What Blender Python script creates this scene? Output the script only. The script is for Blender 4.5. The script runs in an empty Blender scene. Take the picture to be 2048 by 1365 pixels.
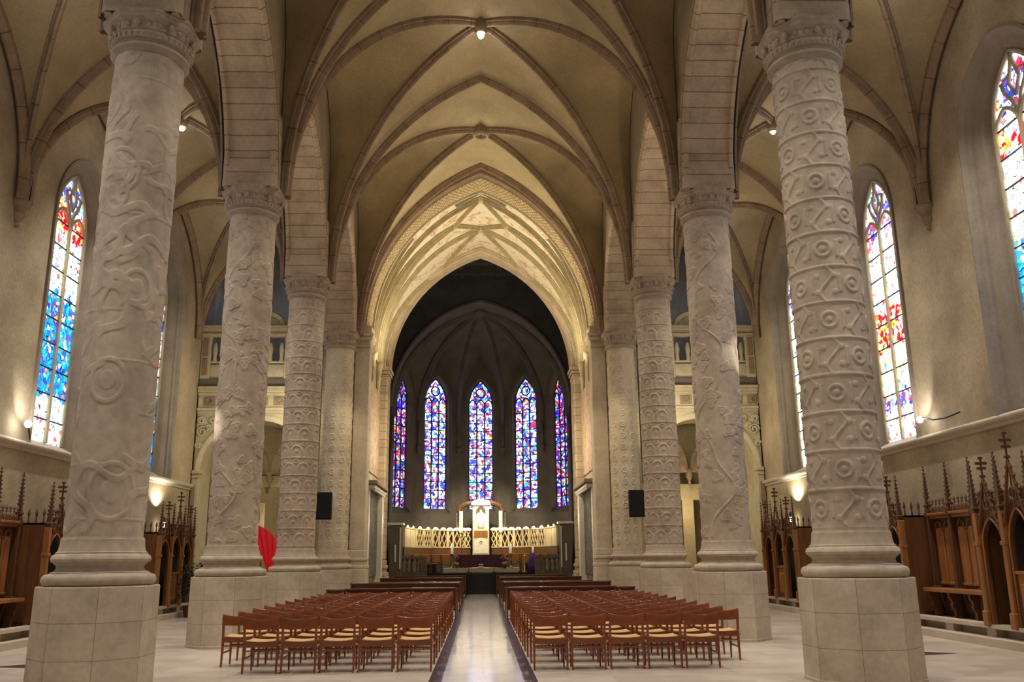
import bpy, math, random
import numpy as np
from mathutils import Vector, Matrix
PI=math.pi; R=math.radians
rnd=random.Random(7)
sc=bpy.context.scene; col=sc.collection
# ------------------------------------------------------------------ camera
F=1768.9; PITCH=.2417; YAW=.0372; ROLL=-.0101; CAM=Vector((-.034,0,1.6))
cd=bpy.data.cameras.new('camera'); cam=bpy.data.objects.new('camera',cd); col.objects.link(cam)
cd.sensor_width=36; cd.lens=F/2048*36; cd.clip_end=200; cd.clip_start=.1
fw=Vector((math.sin(YAW)*math.cos(PITCH),math.cos(YAW)*math.cos(PITCH),math.sin(PITCH)))
rt=Vector((math.cos(YAW),-math.sin(YAW),0)); up=rt.cross(fw)
r2=math.cos(ROLL)*rt+math.sin(ROLL)*up; u2=-math.sin(ROLL)*rt+math.cos(ROLL)*up
m=Matrix((r2,u2,-fw)).transposed().to_4x4(); m.translation=CAM; cam.matrix_world=m
sc.camera=cam
# ------------------------------------------------------------------ world and exposure
w=bpy.data.worlds.new('world'); sc.world=w; w.use_nodes=True
w.node_tree.nodes['Background'].inputs[0].default_value=(1,.92,.80,1)
w.node_tree.nodes['Background'].inputs[1].default_value=.17
sc.view_settings.view_transform='Standard'; sc.view_settings.look='None'
sc.view_settings.exposure=0.0; sc.view_settings.gamma=1; sc.view_settings.use_curve_mapping=False
try:
    sc.cycles.max_bounces=6; sc.cycles.diffuse_bounces=4; sc.cycles.glossy_bounces=3
    sc.cycles.sample_clamp_indirect=6; sc.cycles.use_denoising=True; sc.cycles.caustics_reflective=False
except Exception: pass
# ------------------------------------------------------------------ lights: lamps of the place and added unseen fills
def light(kind,loc,power,color,size=.1,aim=None,angle=60,blend=.6):
    l=bpy.data.lights.new('light',kind); o=bpy.data.objects.new('light',l); col.objects.link(o)
    o.location=loc; l.energy=power; l.color=color
    if kind in('POINT','SPOT'): l.shadow_soft_size=size
    if kind=='SPOT': l.spot_size=R(angle); l.spot_blend=blend
    if kind=='AREA': l.shape='SQUARE'; l.size=size
    if aim is not None:
        d=Vector(aim)-Vector(loc); o.rotation_euler=d.to_track_quat('-Z','Y').to_euler()
    return o
WARM=(1,.80,.50); YEL=(1,.87,.60); WHITE=(1,.94,.86)
YC=[5.93,12.21,18.49,24.77,31.03]          # column lines
W=5.03; ZC=9.48; XW=10.16; XI=4.5; XO=5.65
for y in(9.07,15.35,21.63,27.9):
    # ceiling spotlights at the vault bosses, shining down
    light('SPOT',(0,y,15.35),2300 if y<27 else 1700,WHITE,.12,(0,y+.3,0),95,.9)
    light('POINT',(0,y,14.6),16,WHITE,.15)
    for s in(-1,1):
        light('SPOT',(s*7.9,y,12.4),1500 if y<27 else 600,WHITE,.12,(s*7.7,y,0),105,.9)
        light('POINT',(s*7.9,y,12.0),22,WHITE,.15)
light('SPOT',(-1.0,2.8,12.5),750,WHITE,.15,(5.4,13,3.5),45,.9); light('SPOT',(0,2.8,12.5),300,WHITE,.15,(-2,14,0),50,.9)  # unseen spots added above the view to light the front columns
for s in(-1,1):
    light('SPOT',(s*7.9,2.8,11.0),260,WHITE,.2,(s*7.5,16,2),75,.9)  # unseen spot added to brighten the aisle from the front
    for i in(1,2,3): light('SPOT',(s*3.5,YC[i],8.6),70,WARM,.2,(s*.8,YC[i]+1.5,16),120)  # added uplights in mid-air, without fixtures, to brighten the nave vault
    light('SPOT',(s*5.03,19.25,9.75),110 if s>0 else 40,WARM,.1,(s*5.03,23.4,12.4),70)
    # spots on the window ledge
    light('SPOT',(s*9.7,19.4,4.6),60,(1,.95,.9),.05,(s*10.2,21.0,6.5),120)
    light('SPOT',(s*9.9,28.4,3.3),130,(1,.93,.72),.05,(s*10.16,28.4,4.6),150)
    # added unseen lights in mid-air for the chancel, its arch, end columns, galleries
    light('SPOT',(s*3.0,30.2,8.6),210,YEL,.15,(s*.5,31.0,15.5),85); light('SPOT',(s*2.6,34.0,8.0),850,YEL,.15,(s*1.0,33.6,15),150)
    light('POINT',(s*2.3,35.5,6.0),260,YEL,.2)
    light('SPOT',(s*3.2,28.6,9.0),330,YEL,.15,(s*4.9,31.0,4.5),50,.9); light('SPOT',(s*6.4,29.6,6.0),280,YEL,.15,(s*8.3,31.6,6.2),150)
light('SPOT',(-9.4,17.2,5.2),900,(1,.93,.85),.03,(-5.5,18.35,4.35),12,.8)
light('SPOT',(9.4,17.6,6.2),900,(1,.93,.85),.03,(5.5,18.35,5.8),14,.8)
light('POINT',(7.8,33.4,3.4),60,(1,.85,.55),.2); light('POINT',(-7.8,35.6,3.0),90,(1,.88,.62),.2)
for s in(-1,1): light('POINT',(s*7.9,34.2,11.5),40,(.45,.6,1),.3)
light('SPOT',(0,47.6,5.6),800,(1,.88,.6),.1,(0,49.0,4.2),110)
for s in(-1,1): light('POINT',(s*2.2,46.6,3.7),90,(1,.84,.55),.1); light('POINT',(s*3.0,44.8,3.5),40,(1,.84,.55),.1)
light('POINT',(0,43.5,9.0),16,(.8,.78,.85),.6)
# ------------------------------------------------------------------ materials
def nd(nt,t,**k):
    n=nt.nodes.new(t)
    for a,b in k.items():
        if a in('operation','data_type','feature','blend_type','noise_dimensions','interpolation_type','distance','wave_type','bands_direction','offset_frequency','offset'): setattr(n,a,b)
    return n
def newmat(name):
    m=bpy.data.materials.new(name); m.use_nodes=True; nt=m.node_tree; b=nt.nodes['Principled BSDF']; return m,nt,b
def ramp(nt,stops,mode='LINEAR'):
    n=nt.nodes.new('ShaderNodeValToRGB'); cr=n.color_ramp; cr.interpolation=mode
    while len(cr.elements)>1: cr.elements.remove(cr.elements[-1])
    cr.elements[0].position=stops[0][0]; cr.elements[0].color=(*stops[0][1],1)
    for p,c in stops[1:]:
        e=cr.elements.new(p); e.color=(*c,1)
    return n
def mul(c,f): return tuple(min(1,max(0,x*f)) for x in c)
def stone(name,c,rough=.8,scale=1.2,amt=.16,bump=.15,fine=14,joints=None,jcol=.55,spec=.3,wood=False,coord='Object',off=.5):
    m,nt,b=newmat(name); L=nt.links.new
    tc=nt.nodes.new('ShaderNodeTexCoord'); src=tc.outputs[coord]
    n1=nd(nt,'ShaderNodeTexNoise'); n1.inputs['Scale'].default_value=scale; n1.inputs['Detail'].default_value=6; n1.inputs['Roughness'].default_value=.6
    vec=src
    if wood:
        mp=nt.nodes.new('ShaderNodeMapping'); mp.inputs['Scale'].default_value=wood; L(src,mp.inputs[0]); vec=mp.outputs[0]
    L(vec,n1.inputs['Vector'])
    rp=ramp(nt,[(.25,mul(c,1-amt*1.3)),(.5,c),(.75,mul(c,1+amt))]); L(n1.outputs['Fac'],rp.inputs[0]); out=rp.outputs[0]
    n2=nd(nt,'ShaderNodeTexNoise'); n2.inputs['Scale'].default_value=fine; n2.inputs['Detail'].default_value=5; L(vec,n2.inputs['Vector'])
    mx=nt.nodes.new('ShaderNodeMix'); mx.data_type='RGBA'; mx.blend_type='MULTIPLY'; mx.inputs[0].default_value=1
    rp2=ramp(nt,[(.3,(1-amt*.7,)*3),(.7,(1,1,1))]); L(n2.outputs['Fac'],rp2.inputs[0]); L(out,mx.inputs[6]); L(rp2.outputs[0],mx.inputs[7]); out=mx.outputs[2]
    if joints:
        bw,bh,ms=joints; br=nt.nodes.new('ShaderNodeTexBrick'); br.inputs['Scale'].default_value=1; br.offset=off
        br.inputs['Brick Width'].default_value=bw; br.inputs['Row Height'].default_value=bh; br.inputs['Mortar Size'].default_value=ms; br.inputs['Mortar Smooth'].default_value=.3
        br.inputs['Color1'].default_value=(1,1,1,1); br.inputs['Color2'].default_value=(.86,.85,.84,1); br.inputs['Mortar'].default_value=(jcol,jcol*.95,jcol*.9,1)
        L(tc.outputs['UV'],br.inputs['Vector'])
        m2=nt.nodes.new('ShaderNodeMix'); m2.data_type='RGBA'; m2.blend_type='MULTIPLY'; m2.inputs[0].default_value=1
        L(out,m2.inputs[6]); L(br.outputs['Color'],m2.inputs[7]); out=m2.outputs[2]
    L(out,b.inputs['Base Color']); b.inputs['Roughness'].default_value=rough
    b.inputs['Specular IOR Level'].default_value=spec
    if bump:
        bp=nt.nodes.new('ShaderNodeBump'); bp.inputs['Strength'].default_value=bump; bp.inputs['Distance'].default_value=.02
        L(n2.outputs['Fac'],bp.inputs['Height']); L(bp.outputs[0],b.inputs['Normal'])
    return m
def plain(name,c,rough=.5,metal=0,emit=None,es=0,coat=0):
    m,nt,b=newmat(name)
    n=nt.nodes.new('ShaderNodeTexNoise'); n.inputs['Scale'].default_value=9
    rp=ramp(nt,[(.3,mul(c,.88)),(.7,mul(c,1.08))]); nt.links.new(n.outputs['Fac'],rp.inputs[0]); nt.links.new(rp.outputs[0],b.inputs['Base Color'])
    b.inputs['Roughness'].default_value=rough; b.inputs['Metallic'].default_value=metal
    if coat: b.inputs['Coat Weight'].default_value=coat
    if emit: b.inputs['Emission Color'].default_value=(*emit,1); b.inputs['Emission Strength'].default_value=es
    return m
M={}
M['plaster']=stone('plaster',(.44,.35,.205),.9,.6,.22,.1)
M['plaster2']=stone('wall_plaster',(.44,.355,.235),.9,.8,.28,.15)
M['rib']=stone('rib_stone',(.33,.235,.155),.85,3,.22,.12,joints=(40,.8,.012),jcol=.4)
M['ribpale']=stone('pale_rib_stone',(.52,.45,.30),.85,3,.15,.1)
M['ashlar']=stone('ashlar',(.56,.44,.31),.85,1.6,.24,.15,joints=(40,.33,.012),jcol=.38)
M['blocks']=stone('ashlar_blocks',(.50,.43,.31),.85,1.6,.16,.12,joints=(.8,.42,.012),jcol=.6)
M['column']=stone('column_stone',(.50,.40,.295),.82,1.1,.30,.3,fine=8)
M['column4']=stone('column_stone_pale',(.62,.52,.37),.82,1.4,.2,.2,fine=9)
M['reveal']=stone('reveal_stone',(.30,.25,.19),.9,1.4,.2,.12)
M['plinth']=stone('plinth_stone',(.56,.455,.34),.7,1.5,.22,.15,joints=(.58,.4401,.005),jcol=.5,off=0)
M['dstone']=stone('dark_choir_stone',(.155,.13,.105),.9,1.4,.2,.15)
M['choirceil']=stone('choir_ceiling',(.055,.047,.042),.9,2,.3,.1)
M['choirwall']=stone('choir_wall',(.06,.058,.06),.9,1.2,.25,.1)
M['wood']=stone('oak_panel',(.32,.125,.032),.45,1.2,.35,.15,fine=7,wood=(6,6,.7),spec=.5)
M['wooddark']=stone('dark_oak',(.115,.045,.018),.45,1.5,.35,.15,fine=8,wood=(6,6,.8),spec=.5)
M['woodmid']=stone('mid_oak',(.15,.058,.02),.4,1.5,.3,.15,fine=8,wood=(6,6,.8),spec=.5)
M['chairwood']=stone('chair_wood',(.20,.048,.010),.22,2,.25,.05,fine=12,wood=(1.5,14,14),spec=.4)
M['seat']=stone('woven_seat',(.62,.37,.145),.6,9,.10,.4,fine=110)
M['link']=plain('link_wood',(.62,.25,.08),.4)
M['chairwood'].node_tree.nodes['Principled BSDF'].inputs['Coat Weight'].default_value=.5; M['chairwood'].node_tree.nodes['Principled BSDF'].inputs['Coat Roughness'].default_value=.12
M['pew']=stone('pew_wood',(.13,.040,.017),.22,2,.25,.04,fine=12,wood=(1.2,14,14),spec=.6)
M['void']=plain('confessional_dark',(.012,.008,.006),.9)
M['black']=plain('black_speaker',(.003,.003,.004),.95)
M['gold']=plain('gilt',(.8,.5,.14),.3,.8)
M['brass']=plain('old_brass',(.35,.22,.08),.35,.9)
M['white']=plain('white_wax',(.85,.83,.76),.5,emit=(1,.95,.8),es=.25)
M['purple']=plain('purple_cloth',(.07,.014,.05),.8)
M['violet']=plain('violet_cloth',(.06,.02,.16),.7)
M['red']=plain('red_cloth',(.86,.012,.03),.6)
M['marble']=plain('white_marble',(.78,.74,.66),.4)
M['blackmarble']=plain('black_marble',(.015,.015,.02),.15)
M['leaf']=plain('leaf_green',(.025,.055,.018),.5)
M['screenst']=plain('screen_stone',(.74,.62,.36),.7)
M['lamp']=plain('lamp_glass',(1,1,1),.3,emit=(1,.88,.62),es=14)
M['lampw']=plain('lamp_glass_white',(1,1,1),.3,emit=(1,.96,.93),es=45)
M['metal']=plain('dark_iron',(.04,.037,.035),.5,.6)
M['paper']=plain('paper',(.75,.74,.75),.7)
M['lead']=plain('lead_bar',(.012,.012,.016),.6)
# floors
def floor_mat(name,c,rough,tile,c2=None,spec=.5,coat=0):
    m,nt,b=newmat(name); L=nt.links.new; tc=nt.nodes.new('ShaderNodeTexCoord')
    br=nt.nodes.new('ShaderNodeTexBrick'); br.inputs['Scale'].default_value=1; br.offset=.5
    br.inputs['Brick Width'].default_value=tile[0]; br.inputs['Row Height'].default_value=tile[1]; br.inputs['Mortar Size'].default_value=.004
    br.inputs['Color1'].default_value=(*mul(c,1.06),1); br.inputs['Color2'].default_value=(*(c2 or mul(c,.84)),1); br.inputs['Mortar'].default_value=(*mul(c,.6),1)
    L(tc.outputs['Object'],br.inputs['Vector'])
    n=nt.nodes.new('ShaderNodeTexNoise'); n.inputs['Scale'].default_value=2.5; n.inputs['Detail'].default_value=6; L(tc.outputs['Object'],n.inputs['Vector'])
    rp=ramp(nt,[(.3,(.84,.84,.84)),(.7,(1,1,1))]); L(n.outputs['Fac'],rp.inputs[0])
    mx=nt.nodes.new('ShaderNodeMix'); mx.data_type='RGBA'; mx.blend_type='MULTIPLY'; mx.inputs[0].default_value=1
    L(br.outputs['Color'],mx.inputs[6]); L(rp.outputs[0],mx.inputs[7]); L(mx.outputs[2],b.inputs['Base Color'])
    rr=nt.nodes.new('ShaderNodeMapRange'); rr.inputs['To Min'].default_value=rough*.93; rr.inputs['To Max'].default_value=rough*1.07; L(n.outputs['Fac'],rr.inputs['Value']); L(rr.outputs[0],b.inputs['Roughness'])
    b.inputs['Specular IOR Level'].default_value=spec; b.inputs['Coat Weight'].default_value=coat; b.inputs['Coat Roughness'].default_value=.12
    return m
M['floor']=floor_mat('floor_stone',(.56,.465,.375),.30,(1.2,.62))
M['aisle']=floor_mat('aisle_stone',(.76,.70,.67),.16,(1.1,.9),spec=.7,coat=.4)
M['strip']=floor_mat('dark_strip_stone',(.055,.045,.055),.25,(1.1,1.1))
M['step']=stone('step_stone',(.52,.44,.34),.6,2,.12,.05)
# stained glass: lit panes
PAL={'blue':[(0,(.03,.06,.85)),(.15,(.35,.50,1)),(.30,(.80,.9,1)),(.50,(.05,.04,.5)),(.58,(.85,.03,.08)),(.69,(.30,.12,.9)),(.76,(.95,.97,1)),(.88,(.05,.50,.75)),(.95,(.95,.65,.15))],
     'side':[(0,(.03,.02,.65)),(.22,(.25,.25,1)),(.34,(.8,.85,1)),(.46,(.20,.02,.50)),(.58,(.85,.03,.10)),(.76,(.02,.35,.35)),(.84,(.9,.85,1)),(.92,(.95,.45,.15))],
     'pale':[(0,(.75,.93,.95)),(.35,(1,1,.95)),(.66,(.80,.92,.80)),(.82,(.9,.12,.12)),(.87,(.9,.95,.9)),(.93,(.95,.8,.35)),(.97,(.2,.3,.7))],
     'red':[(0,(.85,.01,.02)),(.34,(.6,.01,.03)),(.48,(1,.9,.8)),(.66,(.9,.35,.05)),(.76,(.95,.9,.9)),(.90,(.95,.75,.2))],
     'deep':[(0,(.02,.20,.75)),(.34,(.02,.38,.85)),(.62,(.10,.05,.60)),(.72,(.85,.85,.85)),(.80,(.02,.30,.7)),(.88,(.7,.25,.1)),(.94,(.02,.5,.8))],
     'yellow':[(0,(1,.9,.5)),(.3,(1,1,.88)),(.55,(.55,.8,.55)),(.68,(.95,.6,.25)),(.76,(.9,.97,.93)),(.92,(.25,.4,.75))]}
def glass(name,zones,strength,scale=5.0,seed=0,lead=.02):
    """zones: list of (v position from the sill in metres, palette name); v is read from UV"""
    m,nt,b=newmat(name); L=nt.links.new; nt.nodes.remove(b)
    out=nt.nodes['Material Output']; em=nt.nodes.new('ShaderNodeEmission'); L(em.outputs[0],out.inputs[0])
    tc=nt.nodes.new('ShaderNodeTexCoord')
    mp=nt.nodes.new('ShaderNodeMapping'); mp.inputs['Location'].default_value=(seed*3.7,seed*1.3,0); L(tc.outputs['UV'],mp.inputs[0])
    wn=nt.nodes.new('ShaderNodeTexNoise'); wn.inputs['Scale'].default_value=3; L(mp.outputs[0],wn.inputs['Vector'])
    ad=nt.nodes.new('ShaderNodeMix'); ad.data_type='RGBA'; ad.blend_type='LINEAR_LIGHT'; ad.inputs[0].default_value=.10; L(mp.outputs[0],ad.inputs[6]); L(wn.outputs['Color'],ad.inputs[7])
    v=nt.nodes.new('ShaderNodeTexVoronoi'); v.inputs['Scale'].default_value=scale; L(ad.outputs[2],v.inputs['Vector'])
    sp=nt.nodes.new('ShaderNodeSeparateColor'); L(v.outputs['Color'],sp.inputs[0])
    e=nt.nodes.new('ShaderNodeTexVoronoi'); e.feature='DISTANCE_TO_EDGE'; e.inputs['Scale'].default_value=scale; L(ad.outputs[2],e.inputs['Vector'])
    mr=nt.nodes.new('ShaderNodeMapRange'); mr.inputs['From Min'].default_value=lead; mr.inputs['From Max'].default_value=lead*2.2; mr.inputs['To Min'].default_value=.03; L(e.outputs[0],mr.inputs['Value'])
    su=nt.nodes.new('ShaderNodeSeparateXYZ'); L(tc.outputs['UV'],su.inputs[0])
    wb=nt.nodes.new('ShaderNodeMath'); wb.operation='MULTIPLY_ADD'; wb.inputs[1].default_value=.9; L(wn.outputs['Fac'],wb.inputs[0]); L(su.outputs['Y'],wb.inputs[2])
    cur=None
    for z,pn in zones:
        r=ramp(nt,PAL[pn],'CONSTANT'); L(sp.outputs[0],r.inputs[0])
        if cur is None: cur=r.outputs[0]; continue
        g=nt.nodes.new('ShaderNodeMath'); g.operation='GREATER_THAN'; g.inputs[1].default_value=z+.45; L(wb.outputs[0],g.inputs[0])
        mx=nt.nodes.new('ShaderNodeMix'); mx.data_type='RGBA'; L(g.outputs[0],mx.inputs[0]); L(cur,mx.inputs[6]); L(r.outputs[0],mx.inputs[7]); cur=mx.outputs[2]
    # brightness of each pane of glass differs
    b1=nt.nodes.new('ShaderNodeMapRange'); b1.inputs['To Min'].default_value=.4; b1.inputs['To Max'].default_value=1.5; L(sp.outputs[1],b1.inputs['Value'])
    m1=nt.nodes.new('ShaderNodeMath'); m1.operation='MULTIPLY'; L(b1.outputs[0],m1.inputs[0]); L(mr.outputs[0],m1.inputs[1])
    m2=nt.nodes.new('ShaderNodeMath'); m2.operation='MULTIPLY'; m2.inputs[1].default_value=strength; L(m1.outputs[0],m2.inputs[0])
    L(cur,em.inputs[0]); L(m2.outputs[0],em.inputs[1])
    return m
# ------------------------------------------------------------------ mesh helpers
LOC={}
class MB:
    def __init__(s): s.v=[]; s.f=[]; s.uv=[]
    def add(s,vs,fs,uv=None):
        b=len(s.v); s.v+= [tuple(map(float,p)) for p in vs]; s.uv+= (list(uv) if uv is not None else [(p[0]+p[1],p[2]) for p in vs]); s.f+=[tuple(b+i for i in f) for f in fs]; return s
    def box(s,x0,x1,y0,y1,z0,z1):
        v=[(x0,y0,z0),(x1,y0,z0),(x1,y1,z0),(x0,y1,z0),(x0,y0,z1),(x1,y0,z1),(x1,y1,z1),(x0,y1,z1)]
        return s.add(v,[(0,3,2,1),(4,5,6,7),(0,1,5,4),(1,2,6,5),(2,3,7,6),(3,0,4,7)])
    def bbox(s,x0,x1,y0,y1,z0,z1,b=.01):
        """box with bevelled vertical and top edges"""
        x0,x1=min(x0,x1),max(x0,x1); y0,y1=min(y0,y1),max(y0,y1); b=min(b,(x1-x0)*.4,(y1-y0)*.4,(z1-z0)*.4)
        def ring(i,z): return [(x0+i,y0+b+i*0,z),(x0+b,y0+i,z),(x1-b,y0+i,z),(x1-i,y0+b,z),(x1-i,y1-b,z),(x1-b,y1-i,z),(x0+b,y1-i,z),(x0+i,y1-b,z)]
        return s.loft([ring(b*.6,z0),ring(0,z0+b),ring(0,z1-b),ring(b*.6,z1)],cap=True,close=True)
    def loft(s,rings,cap=False,close=False,uv=None):
        n=len(rings[0]); v=[p for r in rings for p in r]; f=[]
        for i in range(len(rings)-1):
            for j in range(n if close else n-1):
                a=i*n+j; b=i*n+(j+1)%n; f.append((a,b,b+n,a+n))
        if cap: f.append(tuple(reversed(range(n)))); f.append(tuple(range((len(rings)-1)*n,len(rings)*n)))
        if uv is None:
            uv=[]; 
            us=[0]
            for j in range(1,n): us.append(us[-1]+(Vector(rings[0][j])-Vector(rings[0][j-1])).length)
            vv=0
            for i,r in enumerate(rings):
                if i: vv+=(Vector(r[n//2])-Vector(rings[i-1][n//2])).length
                uv+=[(us[j],vv) for j in range(n)]
        return s.add(v,f,uv)
    def lathe(s,prof,cx,cy,n=32,a0=0,a1=2*PI):
        full=abs(a1-a0-2*PI)<1e-6; k=n if full else n+1
        rings=[[(cx+r*math.cos(a0+(a1-a0)*j/n),cy+r*math.sin(a0+(a1-a0)*j/n),z) for j in range(k)] for r,z in prof]
        return s.loft(rings,cap=full and prof[0][0]>1e-4,close=full)
    def ngon(s,stages,cx,cy,n=8,rot=PI/8):
        rings=[[(cx+r*math.cos(rot+2*PI*j/n),cy+r*math.sin(rot+2*PI*j/n),z) for j in range(n)] for r,z in stages]
        return s.loft(rings,cap=True,close=True)
    def tube(s,pts,r,n=8,cap=True):
        pts=[Vector(p) for p in pts]; rings=[]; rr=r if isinstance(r,(list,tuple)) else [r]*len(pts)
        prev=None
        for i,p in enumerate(pts):
            t=(pts[min(i+1,len(pts)-1)]-pts[max(i-1,0)]).normalized()
            a=prev if prev is not None else (Vector((0,0,1)) if abs(t.z)<.9 else Vector((1,0,0)))
            a=(a-t*a.dot(t)).normalized(); prev=a; b=t.cross(a)
            rings.append([tuple(p+rr[i]*(math.cos(2*PI*j/n)*a+math.sin(2*PI*j/n)*b)) for j in range(n)])
        return s.loft(rings,cap=cap,close=True)
    def sweep(s,prof,pts,side,close=False,cap=True,inner=1):
        """profile (a,b): a along the side vector, b along the normal (up side of curve)"""
        pts=[Vector(p) for p in pts]; side=Vector(side).normalized(); rings=[]; uv=[]; L=0
        for i,p in enumerate(pts):
            t=(pts[min(i+1,len(pts)-1)]-pts[max(i-1,0)]).normalized(); nrm=t.cross(side).normalized()*inner
            rings.append([tuple(p+a*side+b*nrm) for a,b in prof])
            if i: L+=(p-pts[i-1]).length
            u=0
            for j,(a,b) in enumerate(prof):
                if j: u+=math.hypot(a-prof[j-1][0],b-prof[j-1][1])
                uv.append((u,L))
        return s.loft(rings,cap=cap,close=close,uv=uv)
    def build(s,name,mat,parent=None,smooth=False,sharp=None,label=None,kind=None):
        me=bpy.data.meshes.new(name); me.from_pydata(s.v,[],s.f)
        loc=Vector((0,0,0))
        if parent is not None: loc=LOC.get(parent.name,Vector((0,0,0)))
        if loc.length>0:
            for v in me.vertices: v.co-=loc
        ul=me.uv_layers.new(name='UVMap'); uvs=np.array(s.uv,dtype=np.float32)
        idx=np.empty(len(me.loops),dtype=np.int32); me.loops.foreach_get('vertex_index',idx); ul.data.foreach_set('uv',uvs[idx].ravel())
        me.materials.append(M[mat] if isinstance(mat,str) else mat)
        if smooth:
            me.polygons.foreach_set('use_smooth',[True]*len(me.polygons))
            if sharp is not None:
                try: me.set_sharp_from_angle(angle=R(sharp))
                except Exception: pass
        me.update(); o=bpy.data.objects.new(name,me); col.objects.link(o)
        if parent is not None: o.parent=parent; LOC[o.name]=loc
        if label: o['label']=label
        if kind: o['kind']=kind
        return o
def thing(name,loc,label,cat,group=None):
    o=bpy.data.objects.new(name,None); o.empty_display_size=.2; col.objects.link(o); o.location=loc; LOC[o.name]=Vector(loc)
    o['label']=label; o['category']=cat
    if group: o['group']=group
    return o
def tag(o,label,cat,group=None):
    o['label']=label; o['category']=cat
    if group: o['group']=group
    return o
def struct(o): o['kind']='structure'; return o
def clone(root,loc,label,group=None):
    r=root.copy(); col.objects.link(r); r.location=loc; LOC[r.name]=Vector(loc); r['label']=label
    if group: r['group']=group
    def rec(a,b):
        for ch in a.children:
            c=ch.copy(); col.objects.link(c); c.parent=b; rec(ch,c)
    rec(root,r); return r
def half(a,h,n=16,stilt=0):
    """half pointed arch: list of (distance from springer towards centre, height)"""
    h0=h-stilt; o=[]
    if stilt>0: o=[(0,stilt*i/5) for i in range(5)]
    if h0>=a:
        Rr=(a*a+h0*h0)/(2*a); pm=math.acos(1-a/Rr)
        o+=[(Rr*(1-math.cos(pm*i/n)),stilt+Rr*math.sin(pm*i/n)) for i in range(n+1)]
    else: o+=[(a*(1-math.cos(PI/2*i/n)),stilt+h0*math.sin(PI/2*i/n)) for i in range(n+1)]
    return o
def hc(S,A,n=16,stilt=0):
    S=Vector(S); A=Vector(A); d=Vector((A.x-S.x,A.y-S.y,0)); a=d.length; d.normalize()
    return [Vector((S.x+d.x*x,S.y+d.y*x,S.z+z)) for x,z in half(a,A.z-S.z,n,stilt)]
def byheight(c,k=22):
    z0,z1=c[0].z,c[-1].z; o=[]; zs=[p.z for p in c]
    for i in range(k+1):
        z=z0+(z1-z0)*math.sin(PI/2*i/k); j=0
        while j<len(c)-2 and c[j+1].z<z: j+=1
        t=0 if zs[j+1]-zs[j]<1e-6 else (z-zs[j])/(zs[j+1]-zs[j]); o.append(c[j].lerp(c[j+1],min(1,max(0,t))))
    return o
def cell(mb,c1,c2,m=5,bow=.12):
    a=byheight(c1); b=byheight(c2); rings=[]
    for i in range(len(a)):
        k=math.sin(PI*i/(len(a)-1)*.5)
        rings.append([tuple(a[i].lerp(b[i],j/m)+Vector((0,0,bow*k*math.sin(PI*j/m)))) for j in range(m+1)])
    mb.loft(rings)
RIB=[(-.13,.06),(-.13,-.07),(-.085,-.10),(-.085,-.155),(-.06,-.19),(-.055,-.235),(-.025,-.265),(.025,-.265),(.055,-.235),(.06,-.19),(.085,-.155),(.085,-.10),(.13,-.07),(.13,.06)]
def rib(c1,c2,parent,mat='rib',sc_=1.0,name='rib'):
    pts=c1+list(reversed(c2))[1:]; d=(pts[-1]-pts[0]); d.z=0; side=Vector((d.y,-d.x,0)).normalized()
    mb=MB(); mb.sweep([(a*sc_,b*sc_) for a,b in RIB],pts,side,inner=-1)
    return mb.build(name,mat,parent,smooth=True,sharp=40)
def arch_outline(hw,spring,apex,bottom,n=14):
    """closed-at-top outline, list of (u,z) from bottom left over the apex to bottom right"""
    h=half(hw,apex-spring,n); L=[(-hw,bottom)]+[(-hw+x,spring+z) for x,z in h]; return L+[(-x,z) for x,z in reversed(L[:-1])]
def wall_arch(mb,u0,u1,z0,z1,uc,hw,spring,apex,bottom,P,n=14):
    """wall sheet with an arched opening; P(u,z)->3d"""
    def quad(a,b,c,d): mb.add([P(*a),P(*b),P(*c),P(*d)],[(0,1,2,3)],[a,b,c,d])
    quad((u0,z0),(uc-hw,z0),(uc-hw,z1),(u0,z1)); quad((uc+hw,z0),(u1,z0),(u1,z1),(uc+hw,z1))
    if bottom>z0: quad((uc-hw,z0),(uc+hw,z0),(uc+hw,bottom),(uc-hw,bottom))
    pts=[(uc+u,z) for u,z in arch_outline(hw,spring,apex,bottom,n)[1:-1]]
    for a,b in zip(pts[:-1],pts[1:]): quad(a,b,(b[0],z1),(a[0],z1))
# ------------------------------------------------------------------ floor
mb=MB(); mb.box(-XW-1,XW+1,-6,31.6,-.2,0); mb.box(-5.3,5.3,31.6,44.6,-.2,0); struct(mb.build('floor','floor'))
mb=MB(); mb.box(-.56,.56,-6,44.6,.0,.004); struct(mb.build('floor_aisle','aisle'))
for n,s in(('left',-1),('right',1)):
    mb=MB(); mb.box(min(s*.56,s*.735),max(s*.56,s*.735),-6,44.6,0,.004); struct(mb.build('floor_border_'+n,'strip'))
for i,s in enumerate((-1,1)):
    # dark triangular inlays beside the front columns
    mb=MB(); y=15.2; pts=[(s*5.95,y-.5,.004),(s*7.9,y+.05,.004),(s*6.3,y+1.1,.004),(s*5.95,y+1.0,.004)]
    if s>0: pts=pts
    mb.add(pts,[(0,1,2,3) if s>0 else (3,2,1,0)]); struct(mb.build('floor_inlay_'+('left','right')[i],'strip'))
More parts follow.
